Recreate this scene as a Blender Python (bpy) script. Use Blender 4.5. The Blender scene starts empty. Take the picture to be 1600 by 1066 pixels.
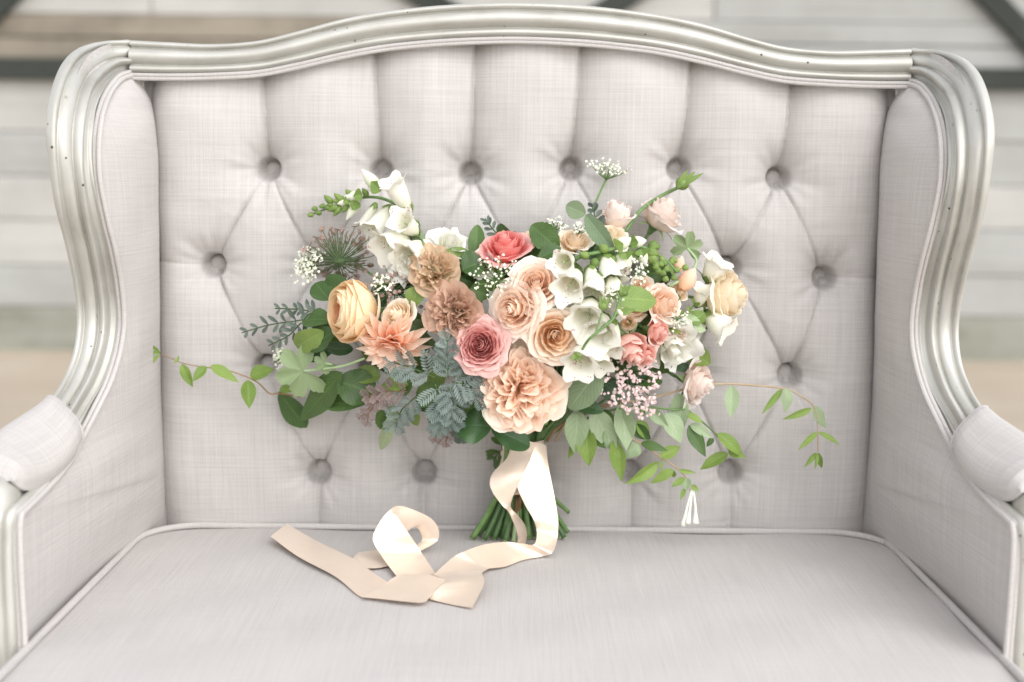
import bpy, bmesh, math, random
import numpy as np
from mathutils import Vector, Matrix, Euler
R = math.radians
random.seed(7)
rng = np.random.default_rng(11)
sc = bpy.context.scene
col = sc.collection

# ---------------------------------------------------------------- camera, sky, sun, exposure
CAM = Vector((-0.008, -2.0, 0.563))
PITCH, ROLL, FPX = 8.0, 0.62, 2000.0
cd = bpy.data.cameras.new('camera'); cam = bpy.data.objects.new('camera', cd); col.objects.link(cam)
cd.sensor_width = 36.0; cd.lens = FPX / 1600 * 36.0
cd.clip_start = 0.05; cd.clip_end = 400
CROT = Euler((R(90 - PITCH), 0, 0)).to_matrix() @ Matrix.Rotation(R(ROLL), 3, 'Z')
cam.matrix_world = Matrix.Translation(CAM) @ CROT.to_4x4()
cd.dof.use_dof = True; cd.dof.focus_distance = 1.79; cd.dof.aperture_fstop = 2.1; cd.dof.aperture_blades = 9
sc.camera = cam

w = bpy.data.worlds.new('World'); sc.world = w; w.use_nodes = True
nt = w.node_tree; nt.nodes.clear()
SUN_EL, SUN_AZ = 41.0, 145.0      # azimuth clockwise from +Y
sky = nt.nodes.new('ShaderNodeTexSky'); sky.sky_type = 'NISHITA'; sky.sun_disc = False
sky.sun_elevation = R(SUN_EL); sky.sun_rotation = R(SUN_AZ); sky.dust_density = 1.0; sky.air_density = 1.0
hs = nt.nodes.new('ShaderNodeHueSaturation'); hs.inputs['Saturation'].default_value = 0.16
bg = nt.nodes.new('ShaderNodeBackground'); bg.inputs['Strength'].default_value = 0.15
wo = nt.nodes.new('ShaderNodeOutputWorld')
nt.links.new(sky.outputs[0], hs.inputs['Color']); nt.links.new(hs.outputs[0], bg.inputs['Color']); nt.links.new(bg.outputs[0], wo.inputs['Surface'])
sd = bpy.data.lights.new('sun', 'SUN'); sd.energy = 0.60; sd.angle = R(70); sd.color = (1.0, 0.955, 0.905)
sun = bpy.data.objects.new('sun', sd); col.objects.link(sun)
sdir = Vector((math.sin(R(SUN_AZ)) * math.cos(R(SUN_EL)), math.cos(R(SUN_AZ)) * math.cos(R(SUN_EL)), math.sin(R(SUN_EL))))
sun.rotation_euler = sdir.to_track_quat('Z', 'Y').to_euler(); sun.location = sdir * 20
vs = sc.view_settings
vs.view_transform = 'Standard'; vs.look = 'None'; vs.gamma = 1.0; vs.exposure = 1.15
sc.cycles.max_bounces = 14; sc.cycles.diffuse_bounces = 9; sc.cycles.transmission_bounces = 9; sc.cycles.use_denoising = True

# ---------------------------------------------------------------- helpers
def at(px, py, Y):
    d = CROT @ Vector(((px - 800.0) / FPX, -(py - 533.0) / FPX, -1.0))
    t = (Y - CAM.y) / d.y
    return np.array(CAM + d * t)
def atd(px, py, d): return at(px, py, d - 2.0)
def on_seat(px, py, z=0.0):
    d = CROT @ Vector(((px - 800.0) / FPX, -(py - 533.0) / FPX, -1.0))
    t = (z - CAM.z) / d.z
    return np.array(CAM + d * t)
def mir(a):
    a = np.array(a, float).copy(); a[..., 0] *= -1; return a
def nrm(v):
    v = np.asarray(v, float); return v / max(1e-9, np.linalg.norm(v))
def nrows(a):
    return a / np.maximum(1e-9, np.linalg.norm(a, axis=-1, keepdims=True))
def cr(pts, n, closed=False):
    """Catmull-Rom through the control points, n samples (works on any column count)"""
    P = np.array(pts, float)
    m = len(P)
    if m == 1: return np.repeat(P, n, 0)
    Pe = np.vstack([2 * P[0] - P[1], P, 2 * P[-1] - P[-2]])
    t = np.linspace(0, m - 1, n); i = np.minimum(t.astype(int), m - 2); f = (t - i)[:, None]
    a, b, c, d = Pe[i], Pe[i + 1], Pe[i + 2], Pe[i + 3]
    return 0.5 * ((2 * b) + (-a + c) * f + (2 * a - 5 * b + 4 * c - d) * f ** 2 + (-a + 3 * b - 3 * c + d) * f ** 3)
class MB:
    def __init__(s): s.v = []; s.f = []; s.uv = []; s.mi = []; s.n = 0
    def grid(s, P, U=None, closed_v=False, flip=False, mi=0):
        P = np.asarray(P, float); a, b = P.shape[:2]
        if U is None:
            uu, vv = np.meshgrid(np.linspace(0, 1, b), np.linspace(0, 1, a)); U = np.stack([uu, vv], -1)
        s.v.append(P.reshape(-1, 3)); s.uv.append(np.asarray(U, float).reshape(-1, 2))
        I = np.arange(a * b).reshape(a, b) + s.n
        if closed_v: J = np.concatenate([I, I[:, :1]], 1)
        else: J = I
        q = np.stack([J[:-1, :-1], J[:-1, 1:], J[1:, 1:], J[1:, :-1]], -1).reshape(-1, 4)
        if flip: q = q[:, ::-1]
        s.f.extend(map(tuple, q.tolist())); s.mi.extend([mi] * len(q)); s.n += a * b
        return s
    def poly(s, P, faces, U=None, mi=0):
        P = np.asarray(P, float); s.v.append(P)
        s.uv.append(np.zeros((len(P), 2)) if U is None else np.asarray(U, float))
        s.f.extend([tuple(i + s.n for i in f) for f in faces]); s.mi.extend([mi] * len(faces)); s.n += len(P)
        return s
    def tube(s, pts, r, seg=8, n=None, mi=0, cap=True, smooth=True):
        C = cr(pts, n or max(2, len(pts) * 4)) if smooth else np.array(pts, float)
        m = len(C)
        rr = np.full(m, r) if np.isscalar(r) else np.interp(np.linspace(0, 1, m), np.linspace(0, 1, len(r)), r)
        T = nrows(np.gradient(C, axis=0))
        ref = np.array([0, 0, 1.0]) if abs(T[0, 2]) < 0.9 else np.array([1.0, 0, 0])
        N = np.zeros_like(C); nn = nrm(np.cross(T[0], ref))
        for i in range(m):
            nn = nrm(nn - T[i] * np.dot(nn, T[i])); N[i] = nn
        B = np.cross(T, N)
        a = np.linspace(0, 2 * np.pi, seg, endpoint=False)
        P = C[:, None, :] + rr[:, None, None] * (np.cos(a)[None, :, None] * N[:, None, :] + np.sin(a)[None, :, None] * B[:, None, :])
        L = np.concatenate([[0], np.cumsum(np.linalg.norm(np.diff(C, axis=0), axis=1))])
        U = np.stack(np.broadcast_arrays((a / (2 * np.pi))[None, :] * 0.02, L[:, None]), -1)
        b0 = s.n
        s.grid(P, U, closed_v=True, mi=mi)
        if cap:
            s.f.append(tuple(range(b0, b0 + seg))[::-1]); s.f.append(tuple(range(b0 + (m - 1) * seg, b0 + m * seg))); s.mi += [mi, mi]
        return s
    def box(s, c, h, rot=None, mi=0):
        q = np.array([[x, y, z] for x in (-1, 1) for y in (-1, 1) for z in (-1, 1)], float) * np.array(h)
        if rot is not None: q = q @ np.array(rot).T
        s.poly(q + np.array(c), [(0, 1, 3, 2), (4, 6, 7, 5), (0, 4, 5, 1), (2, 3, 7, 6), (0, 2, 6, 4), (1, 5, 7, 3)], mi=mi)
        return s
    def mesh(s, name, mats, smooth=True):
        me = bpy.data.meshes.new(name)
        V = np.concatenate(s.v); me.from_pydata(V.tolist(), [], s.f)
        ul = me.uv_layers.new(name='UVMap')
        li = np.empty(len(me.loops), np.int32); me.loops.foreach_get('vertex_index', li)
        ul.data.foreach_set('uv', np.concatenate(s.uv)[li].astype(np.float32).ravel())
        if not isinstance(mats, (list, tuple)): mats = [mats]
        for m in mats: me.materials.append(m)
        if len(mats) > 1: me.polygons.foreach_set('material_index', s.mi)
        if smooth: me.polygons.foreach_set('use_smooth', [True] * len(me.polygons))
        me.update(); return me
    def build(s, name, mats, parent=None, smooth=True):
        o = bpy.data.objects.new(name, s.mesh(name, mats, smooth)); col.objects.link(o)
        if parent is not None: o.parent = parent
        return o
def tag(o, label=None, cat=None, group=None, kind=None):
    if label: o['label'] = label
    if cat: o['category'] = cat
    if group: o['group'] = group
    if kind: o['kind'] = kind
    return o
def empty(name, loc=(0, 0, 0), parent=None):
    o = bpy.data.objects.new(name, None); o.empty_display_size = 0.05; col.objects.link(o)
    o.location = loc
    if parent is not None: o.parent = parent
    return o
def rel(o, root):
    """keep world-space mesh in place when its parent Empty is not at the origin"""
    o.parent = root; o.matrix_parent_inverse = Matrix.Translation(root.location).inverted(); return o

# ---------------------------------------------------------------- material helpers
class NT:
    def __init__(s, name):
        s.m = bpy.data.materials.new(name); s.m.use_nodes = True; s.t = s.m.node_tree; s.t.nodes.clear()
        s.out = s.n('ShaderNodeOutputMaterial')
    def n(s, typ, **kw):
        x = s.t.nodes.new(typ)
        for k, v in kw.items(): setattr(x, k, v)
        return x
    def l(s, a, b): s.t.links.new(a, b)
    def val(s, sock, v):
        if hasattr(v, 'is_linked') or isinstance(v, bpy.types.NodeSocket): s.l(v, sock)
        else: sock.default_value = v
    def math(s, op, a, b=0.0, c=None):
        x = s.n('ShaderNodeMath', operation=op); s.val(x.inputs[0], a); s.val(x.inputs[1], b)
        if c is not None: s.val(x.inputs[2], c)
        return x.outputs[0]
    def mix(s, f, a, b, mode='MIX'):
        x = s.n('ShaderNodeMix', data_type='RGBA', blend_type=mode); s.val(x.inputs[0], f)
        s.val(x.inputs[6], a if not isinstance(a, tuple) else (*a, 1)[:4]); s.val(x.inputs[7], b if not isinstance(b, tuple) else (*b, 1)[:4])
        return x.outputs[2]
    def ramp(s, f, stops):
        x = s.n('ShaderNodeValToRGB'); e = x.color_ramp.elements
        while len(e) < len(stops): e.new(0.5)
        for i, (p, c) in enumerate(stops): e[i].position = p; e[i].color = (*c, 1) if len(c) == 3 else c
        s.val(x.inputs[0], f); return x.outputs[0]
    def noise(s, vec, scale, detail=2, rough=0.5, mapscale=None):
        if mapscale is not None:
            mp = s.n('ShaderNodeMapping'); s.l(vec, mp.inputs[0]); mp.inputs['Scale'].default_value = mapscale; vec = mp.outputs[0]
        x = s.n('ShaderNodeTexNoise'); s.l(vec, x.inputs['Vector']); x.inputs['Scale'].default_value = scale
        x.inputs['Detail'].default_value = detail; x.inputs['Roughness'].default_value = rough; return x.outputs[0]
    def bump(s, h, strength, dist, normal=None):
        x = s.n('ShaderNodeBump'); x.inputs['Strength'].default_value = strength; x.inputs['Distance'].default_value = dist
        s.l(h, x.inputs['Height'])
        if normal is not None: s.l(normal, x.inputs['Normal'])
        return x.outputs[0]
    def pbr(s, color, rough=0.6, metallic=0.0, normal=None, **kw):
        x = s.n('ShaderNodeBsdfPrincipled'); s.val(x.inputs['Base Color'], color if not isinstance(color, tuple) else (*color, 1)[:4])
        s.val(x.inputs['Roughness'], rough); s.val(x.inputs['Metallic'], metallic)
        for k, v in kw.items(): s.val(x.inputs[k], v)
        if normal is not None: s.l(normal, x.inputs['Normal'])
        return x
    def done(s, shader): s.l(shader.outputs[0] if hasattr(shader, 'outputs') else shader, s.out.inputs['Surface']); return s.m

def mat_linen(name, base=(0.515, 0.490, 0.472), cross=1.0, amp=1.2):
    k = NT(name); tc = k.n('ShaderNodeTexCoord').outputs['UV']
    # irregular threads along v (long, thin) and along u, slubs, and a fine weave
    warp = k.noise(tc, 1.0, 3, 0.6, (520, 12, 1)); weft = k.noise(tc, 1.0, 3, 0.6, (12, 520, 1))
    warp2 = k.noise(tc, 1.0, 2, 0.5, (260, 5, 1)); weft2 = k.noise(tc, 1.0, 2, 0.5, (5.0, 300, 1))
    fine = k.noise(tc, 700, 1, 0.5)
    cloud = k.noise(tc, 6, 3, 0.5)
    h = k.math('ADD', k.math('MULTIPLY', warp, 1.0), k.math('MULTIPLY', weft, cross))
    h = k.math('ADD', h, k.math('MULTIPLY', fine, 0.5))
    c = k.math('ADD', k.math('MULTIPLY', warp2, 0.6), k.math('MULTIPLY', weft2, 0.6 * cross))
    c = k.math('ADD', c, k.math('MULTIPLY', h, 0.55))
    mean = 0.3 + 0.3 * cross + 0.275 + 0.275 * cross + 0.14
    f = k.math('ADD', k.math('MULTIPLY', k.math('SUBTRACT', c, mean), amp), 0.5)
    lo = tuple(x * y for x, y in zip(base, (0.80, 0.80, 0.82))); hi = tuple(min(1, x * y) for x, y in zip(base, (1.16, 1.17, 1.17)))
    colr = k.ramp(f, [(0.0, lo), (0.5, base), (1.0, hi)])
    colr = k.mix(k.math('MULTIPLY', cloud, 0.25), colr, (base[0] * 0.98, base[1] * 0.93, base[2] * 0.93))
    nb = k.bump(h, 0.55, 0.0012)
    return k.done(k.pbr(colr, 0.92, 0.0, nb, **{'Sheen Weight': 0.12, 'Sheen Roughness': 0.6, 'Specular IOR Level': 0.2}))

def mat_silver(name):
    k = NT(name); tc = k.n('ShaderNodeTexCoord')
    o = tc.outputs['Object']; uv = tc.outputs['UV']
    streak = k.noise(uv, 1.0, 4, 0.6, (60, 9, 1)); cloud = k.noise(o, 14, 4, 0.55); grain = k.noise(o, 260, 2, 0.6)
    vor = k.n('ShaderNodeTexVoronoi'); k.l(o, vor.inputs['Vector']); vor.inputs['Scale'].default_value = 42
    gate = k.noise(o, 9, 2, 0.5)
    rad = k.math('MINIMUM', k.math('MULTIPLY', k.math('MAXIMUM', k.math('SUBTRACT', gate, 0.45), 0.0), 1.2), 0.085)
    pit = k.math('LESS_THAN', vor.outputs['Distance'], rad)
    f = k.math('ADD', k.math('MULTIPLY', streak, 0.55), k.math('MULTIPLY', cloud, 0.45))
    c = k.ramp(f, [(0.25, (0.36, 0.345, 0.305)), (0.45, (0.50, 0.49, 0.45)), (0.7, (0.60, 0.595, 0.56))])
    chip = k.math('MULTIPLY', k.math('GREATER_THAN', k.noise(o, 55, 5, 0.7, (1, 1, .45)), 0.665), k.math('GREATER_THAN', k.noise(o, 6, 2, .5), 0.50))
    c = k.mix(k.math('MULTIPLY', chip, .7), c, (0.30, 0.27, 0.23))
    c = k.mix(pit, c, (0.10, 0.085, 0.06))
    rough = k.math('ADD', 0.43, k.math('MULTIPLY', cloud, 0.22))
    h = k.math('ADD', k.math('MULTIPLY', grain, 0.3), k.math('MULTIPLY', pit, -2.0)); h = k.math('ADD', h, k.math('MULTIPLY', streak, 0.4))
    return k.done(k.pbr(c, rough, 0.44, k.bump(h, 0.25, 0.001)))

M_LIN = mat_linen('linen_weave')
M_SEAT = mat_linen('linen_seat', cross=0.5, amp=1.0)
M_SIL = mat_silver('silver_leaf_paint')
# ---------------------------------------------------------------- setting: ground and plank wall
def mat_ground():
    k = NT('sandy_gravel'); o = k.n('ShaderNodeTexCoord').outputs['Object']
    n1 = k.noise(o, 1.2, 5, 0.6); n2 = k.noise(o, 60, 4, 0.7)
    f = k.math('ADD', k.math('MULTIPLY', n1, 0.5), k.math('MULTIPLY', n2, 0.5))
    c = k.ramp(f, [(0.3, (0.36, 0.29, 0.22)), (0.5, (0.46, 0.385, 0.30)), (0.7, (0.54, 0.47, 0.38))])
    return k.done(k.pbr(c, 0.95, 0, k.bump(n2, 0.5, 0.01)))
def mat_board(name, base, dark):
    k = NT(name); tc = k.n('ShaderNodeTexCoord'); o = tc.outputs['Object']
    oi = k.n('ShaderNodeObjectInfo').outputs['Random']
    add = k.n('ShaderNodeVectorMath', operation='ADD'); k.l(o, add.inputs[0])
    cmb = k.n('ShaderNodeCombineXYZ'); k.l(k.math('MULTIPLY', oi, 37.0), cmb.inputs[0]); k.l(k.math('MULTIPLY', oi, 11.0), cmb.inputs[2]); k.l(cmb.outputs[0], add.inputs[1])
    v = add.outputs[0]
    g = k.noise(v, 1.0, 5, 0.65, (0.9, 8, 26)); st = k.noise(v, 1.6, 4, 0.6)
    f = k.math('ADD', k.math('MULTIPLY', g, 0.35), k.math('MULTIPLY', st, 0.55))
    c = k.ramp(f, [(0.32, dark), (0.5, base), (0.72, tuple(min(1, x * 1.12) for x in base))])
    return k.done(k.pbr(c, 0.85, 0, k.bump(g, 0.5, 0.004)))
FLOOR = -0.50
mb = MB()
xs = np.linspace(-150, 150, 41); ys = np.linspace(-150, 150, 41)
X, Y = np.meshgrid(xs, ys); mb.grid(np.stack([X, Y, np.full_like(X, FLOOR)], -1))
tag(mb.build('ground', mat_ground()), 'pale sandy gravel ground running up to the plank wall', kind='structure')
WY = 5.0
wall = empty('plank_wall', (0, WY, FLOOR)); tag(wall, 'whitewashed wall of wide horizontal planks with dark cross braces', 'wall')
M_WHITE = mat_board('whitewash', (0.44, 0.43, 0.405), (0.36, 0.352, 0.33))
M_GREYB = mat_board('grey_whitewash', (0.37, 0.37, 0.355), (0.30, 0.298, 0.28))
M_MOSS = mat_board('mossy_board', (0.30, 0.30, 0.255), (0.20, 0.205, 0.165))
M_TAN = mat_board('bare_tan_board', (0.27, 0.235, 0.185), (0.12, 0.103, 0.08))
M_DARK = mat_board('dark_timber', (0.036, 0.042, 0.035), (0.02, 0.024, 0.02))
def zpix(py): return at(800, py, WY)[2]
def plank(name, x0, x1, z0, z1, y, th, m):
    h = ((x1 - x0) / 2, th / 2, (z1 - z0) / 2); b = MB(); e = 0.006
    # bevelled board: front face inset a little
    q = []
    for (yy, ins) in ((th / 2, 0), (-th / 2 + e, 0), (-th / 2, e)):
        q += [[-h[0] + ins, yy, -h[2] + ins], [h[0] - ins, yy, -h[2] + ins], [h[0] - ins, yy, h[2] - ins], [-h[0] + ins, yy, h[2] - ins]]
    f = [(3, 2, 1, 0), (8, 9, 10, 11)]
    for k in (0, 4):
        for i in range(4): f.append((k + i, k + (i + 1) % 4, k + 4 + (i + 1) % 4, k + 4 + i))
    b.poly(q, f); o = b.build(name, m, None, smooth=False); o.location = ((x0 + x1) / 2, y, (z0 + z1) / 2); return rel_loc(o, wall)
def rel_loc(o, root):
    loc = o.location - root.location; o.parent = root; o.location = loc; return o
rows = [(560, 487, 'moss'), (487, 422, 'grey'), (422, 352, 'white'), (352, 283, 'white'), (283, 214, 'grey'), (214, 131, 'white'),
        (66, 30, 'tan'), (30, -62, 'pale'), (-62, -150, 'white'), (-150, -240, 'grey'), (-240, -330, 'white')]
for (pb, pt, kind) in rows:
    z0, z1 = zpix(pb), zpix(pt)
    if kind == 'moss': z0 = FLOOR - 0.02
    cuts = [-7.5, -4.2, 0.02, 4.2, 7.5] if kind == 'tan' else [-7.5, -4.2 + random.uniform(-.6, .2), -1.55 + random.uniform(-.5, .3), 1.3 + random.uniform(-.5, .5), 4.2 + random.uniform(-.2, .6), 7.5]
    for a, b in zip(cuts[:-1], cuts[1:]):
        m = {'moss': M_MOSS, 'grey': M_GREYB, 'white': M_WHITE, 'pale': M_WHITE, 'tan': M_TAN}[kind]
        if kind == 'tan' and a > 0: m = M_GREYB
        if kind in ('pale',) and a > 0: m = M_GREYB
        if kind in ('white', 'grey') and random.random() < .3: m = M_GREYB
        plank('plank', a + .003, b - .003, z0 + .0015, z1 - .0015, WY + random.uniform(-.004, .004), 0.03, m)
# shadow-gap board behind the planks
bk = MB(); bk.box((0, WY + 0.05, 1.2), (7.6, 0.03, 1.9)); rel(bk.build('backing_board', M_DARK, smooth=False), wall)
# boards just above the dark rail: weathered tan on the left, grey further right
for x0, x1, m in ((-7.5, -4.0, M_TAN), (-3.994, -1.15, M_TAN), (-1.144, 1.3, M_GREYB), (1.306, 4.2, M_GREYB), (4.206, 7.5, M_GREYB)):
    plank('plank', x0, x1, zpix(100), zpix(67), WY + .002, .03, m)
def beam(x0, z0, x1, z1, wdt, y, th):
    d = Vector((x1 - x0, 0, z1 - z0)); L = d.length; a = math.atan2(d.z, d.x)
    b = MB(); b.box((0, 0, 0), (L / 2, th / 2, wdt / 2)); o = b.build('brace', M_DARK, smooth=False)
    o.rotation_euler = (0, -a, 0); o.location = ((x0 + x1) / 2, y, (z0 + z1) / 2); bv = o.modifiers.new('b', 'BEVEL'); bv.width = .006
    return rel_loc(o, wall)
def xpix(px, py): return at(px, py, WY)[0]
zr0, zr1 = zpix(132), zpix(101)
rb = MB(); rb.box((0, WY - .045, (zr0 + zr1) / 2), (7.5, .04, (zr1 - zr0) / 2)); rel(rb.build('rail', M_DARK, smooth=False), wall)
for (pa, pb2) in (((-75, 100), (80, -60)), ((840, 100), (560, -60)), ((820, 100), (1060, -60)), ((1660, 112), (1465, -90))):
    beam(xpix(*pa), zpix(pa[1]) + .0, xpix(*pb2), zpix(pb2[1]), .115, WY - .047, .05)

# ---------------------------------------------------------------- the settee
settee = empty('settee', (0, -0.2, FLOOR))
tag(settee, 'silver framed settee with button tufted pale linen back and padded arms', 'settee')
def part(mb, name, m, parent=None, smooth=True):
    o = mb.build(name, m, None, smooth); 
    rel(o, settee) if parent is None else None
    if parent is not None: o.parent = parent
    return o
def sub(mb, name, m, parent, smooth=True):
    o = mb.build(name, m, None, smooth); o.parent = parent; o.matrix_parent_inverse = (parent.matrix_world if False else Matrix.Identity(4)); return o
def rail_loft(A, B, prof, toward=(0, -1, 0), n=90, mirror=False):
    """A,B: control rows (m,3) of the two edges; prof: (s, h mm) points across"""
    a, b = cr(A, n), cr(B, n)
    if mirror: a, b = mir(a), mir(b)
    D = b - a; T = nrows(np.gradient((a + b) / 2, axis=0)); N = nrows(np.cross(T, D))
    sgn = np.sign((N @ np.array(toward)).sum()); N = N * sgn
    pr = np.array(prof); 
    P = a[:, None, :] + D[:, None, :] * pr[None, :, 0:1] + N[:, None, :] * (np.maximum(pr[None, :, 1:2], -10) * 0.001) + np.array([0, 1, 0]) * (np.maximum(-10 - pr[None, :, 1:2], 0) * 0.001)
    L = np.concatenate([[0], np.cumsum(np.linalg.norm(np.diff((a + b) / 2, axis=0), axis=1))])
    S = np.concatenate([[0], np.cumsum(np.hypot(np.diff(pr[:, 0]) * .085, np.diff(pr[:, 1]) * .001))])
    U = np.stack(np.broadcast_arrays(S[None, :], L[:, None]), -1)
    fl = (sgn > 0)
    return P, U, fl
def dense(prof, k=3):
    pr = np.array(prof, float); return [tuple(x) for x in cr(pr, (len(pr) - 1) * k + 1)]
# crest rail
cr_px = [(203, 62, 113), (260, 65, 114), (330, 68, 113), (400, 63, 109), (460, 49, 98), (530, 30, 82), (600, 17, 69), (680, 8, 61), (750, 4, 57.5), (807, 3, 56.5)]
top = np.array([atd(x, a, 1.955) for x, a, b in cr_px]); bot = np.array([atd(x, b, 1.952) for x, a, b in cr_px])
top = np.vstack([top, mir(top[::-1][1:])]); bot = np.vstack([bot, mir(bot[::-1][1:])])
crest_prof = [(0.06, -70), (0.02, -45), (0.0, -12), (.015, -3), (.06, 2), (.12, 3), (.17, 1), (.205, -4), (.235, -4), (.27, 0), (.34, 5), (.45, 8), (.57, 7), (.66, 3), (.71, -2), (.745, -4), (.775, -1), (.83, 2), (.9, 2.5), (.96, 0), (1, -4), (1, -25)]
P, U, fl = rail_loft(top, bot, dense(crest_prof), n=140)
mb = MB().grid(P, U, flip=fl); part(mb, 'crest_rail', M_SIL)
# wing frames
wo_ = [(203, 62, 1.957), (165, 63, 1.93), (130, 72, 1.86), (105, 95, 1.79), (88, 135, 1.735), (79, 185, 1.70), (79, 245, 1.695), (88, 325, 1.715), (103, 390, 1.75), (115, 450, 1.785), (119, 505, 1.795), (112, 555, 1.775), (94, 598, 1.73), (70, 634, 1.675), (40, 668, 1.62), (0, 705, 1.55)]
wi_ = [(203, 113, 1.95), (185, 120, 1.92), (168, 140, 1.86), (155, 165, 1.80), (149, 200, 1.755), (147, 240, 1.735), (150, 285, 1.73), (162, 345, 1.745), (173, 390, 1.765), (182, 440, 1.79), (187, 495, 1.80), (182, 540, 1.79), (166, 590, 1.755), (143, 632, 1.715), (120, 672, 1.665), (90, 720, 1.61)]
WO = np.array([atd(*p) for p in wo_]); WI = np.array([atd(p[0], p[1], p[2] + .006) for p in wi_])
wing_prof = [(-0.02, -60), (-0.02, -20), (0, -5), (.03, 1), (.08, 3), (.13, 1.5), (.165, -2), (.19, -2.5), (.23, 0), (.3, 2.5), (.38, 3), (.46, 1.5), (.5, -2), (.525, -2), (.555, 3), (.61, 7.5), (.66, 8), (.71, 4.5), (.745, 0), (.78, -4), (.85, -5), (.90, -5.5), (.925, -4), (.955, -2.5), (.985, -3), (1.02, -5), (1.05, -9), (1.05, -30)]
wings = []
for mrr in (False, True):
    P, U, fl = rail_loft(WO, WI, dense(wing_prof), n=120, mirror=mrr)
    wings.append(part(MB().grid(P, U, flip=fl), 'wing_frame', M_SIL))
# arm posts: knuckle under the pad, then down to the floor
pi_ = [(84, 752, 1.56), (70, 763, 1.53), (46, 786, 1.48), (27, 806, 1.452), (24, 850, 1.447), (26, 930, 1.443), (32, 1060, 1.44)]
po_ = [(36, 740, 1.565), (12, 742, 1.535), (-25, 765, 1.465), (-48, 800, 1.432), (-52, 860, 1.426), (-50, 940, 1.424), (-46, 1060, 1.42)]
PI_ = np.array([atd(*p) for p in pi_]); PO_ = np.array([atd(*p) for p in po_])
def todown(A, zz): q = A[-1].copy(); q[2] = zz; m = (A[-1] + q) / 2; return np.vstack([A, m, q])
PI2, PO2 = todown(PI_, FLOOR), todown(PO_, FLOOR)
post_prof = [(0, -55), (0, -6), (.03, 0), (.1, 3), (.2, 3), (.25, 0), (.28, -3), (.33, -4), (.5, -3.5), (.66, -4), (.71, -3), (.75, 0), (.8, 3), (.9, 3), (.97, 0), (1, -5), (1, -55)]
for mrr in (False, True):
    P, U, fl = rail_loft(PO2, PI2, dense(post_prof, 2), n=90, mirror=mrr)
    part(MB().grid(P, U, flip=fl), 'arm_post', M_SIL)
# rear legs and front rail under the seat (below the frame of the photograph)
for sx in (-1, 1):
    mb = MB().tube([(sx * .56, .06, -.02), (sx * .57, .08, -.3), (sx * .58, .13, FLOOR)], [.03, .027, .022], 10); part(mb, 'rear_leg', M_SIL)
mb = MB().box((0, -.60, -.2), (.575, .018, .06)); part(mb, 'seat_rail', M_SIL, smooth=False)

# side panels
fp = [(206, 117, 1.962), (188, 124, 1.92), (172, 144, 1.865), (161, 171, 1.81), (155, 203, 1.772), (153, 242, 1.755), (156, 286, 1.75), (168, 346, 1.76), (179, 391, 1.777), (188, 440, 1.80), (193, 495, 1.812), (188, 543, 1.80), (173, 594, 1.765), (152, 638, 1.725), (130, 680, 1.68), (107, 723, 1.615), (70, 766, 1.535), (39, 796, 1.475), (31, 810, 1.46), (30, 850, 1.455), (33, 920, 1.45), (37, 990, 1.447), (40, 1075, 1.445)]
yr = [127, 143, 162, 188, 214, 245, 285, 340, 385, 435, 490, 530, 575, 615, 650, 685, 715, 735, 745, 765, 790, 820, 862]
xr = np.interp(yr, [126, 158, 200, 260, 400, 470, 540, 610, 680, 750, 815, 870], [216, 234, 241, 244, 243, 244, 247, 251, 256, 261, 264, 265])
FPt = np.array([atd(*p) for p in fp]); RPt = np.array([atd(x, y, 1.99) for x, y in zip(xr, yr)])
bul = np.interp(np.arange(23), [0, 2, 5, 9, 12, 16, 19, 20, 21, 22], [.006, .014, .024, .022, .016, .012, .004, -.004, -.014, -.02])
for mrr in (False, True):
    n = 110; A, B = cr(FPt, n), cr(RPt, n); bb = np.interp(np.linspace(0, 22, n), np.arange(23), bul)
    if mrr: A, B = mir(A), mir(B)
    s = np.linspace(0, 1, 46); s = 0.5 - 0.5 * np.cos(np.pi * s)
    inw = np.array([1.0 if not mrr else -1.0, -0.25, 0.05]); inw /= np.linalg.norm(inw)
    sh = np.sin(np.pi * s ** 1.15) ** 0.55
    P = A[:, None, :] * (1 - s)[None, :, None] + B[:, None, :] * s[None, :, None] + inw * (bb[:, None] * sh[None, :])[..., None]
    # small pull wrinkles in the cloth
    t = np.linspace(0, 1, n)[:, None]
    P = P + inw * (0.0014 * np.sin(t * 46 + 5 * s[None, :]) * np.sin(t * 17 + 2) * np.sin(np.pi * s[None, :]))[..., None]
    part(MB().grid(P, np.stack([P[..., 1], P[..., 2]], -1), flip=mrr), 'side_panel', M_LIN)
    # outside of the wing, seen only from the side
    Q = cr(WO, 60); Q = mir(Q) if mrr else Q; Q = Q + np.array([.012 if not mrr else -.012, .03, 0]); Q2 = Q.copy(); Q2[:, 1] = .03; Q2[:, 0] = (-.60 if not mrr else .60); Q2[:, 2] = np.minimum(Q2[:, 2], .72)
    Q3 = Q.copy(); 
    P = Q[:, None, :] * (1 - np.linspace(0, 1, 8))[None, :, None] + Q2[:, None, :] * np.linspace(0, 1, 8)[None, :, None]
    part(MB().grid(P, np.stack([P[..., 1], P[..., 2]], -1), flip=not mrr), 'outer_panel', M_LIN)
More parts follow.
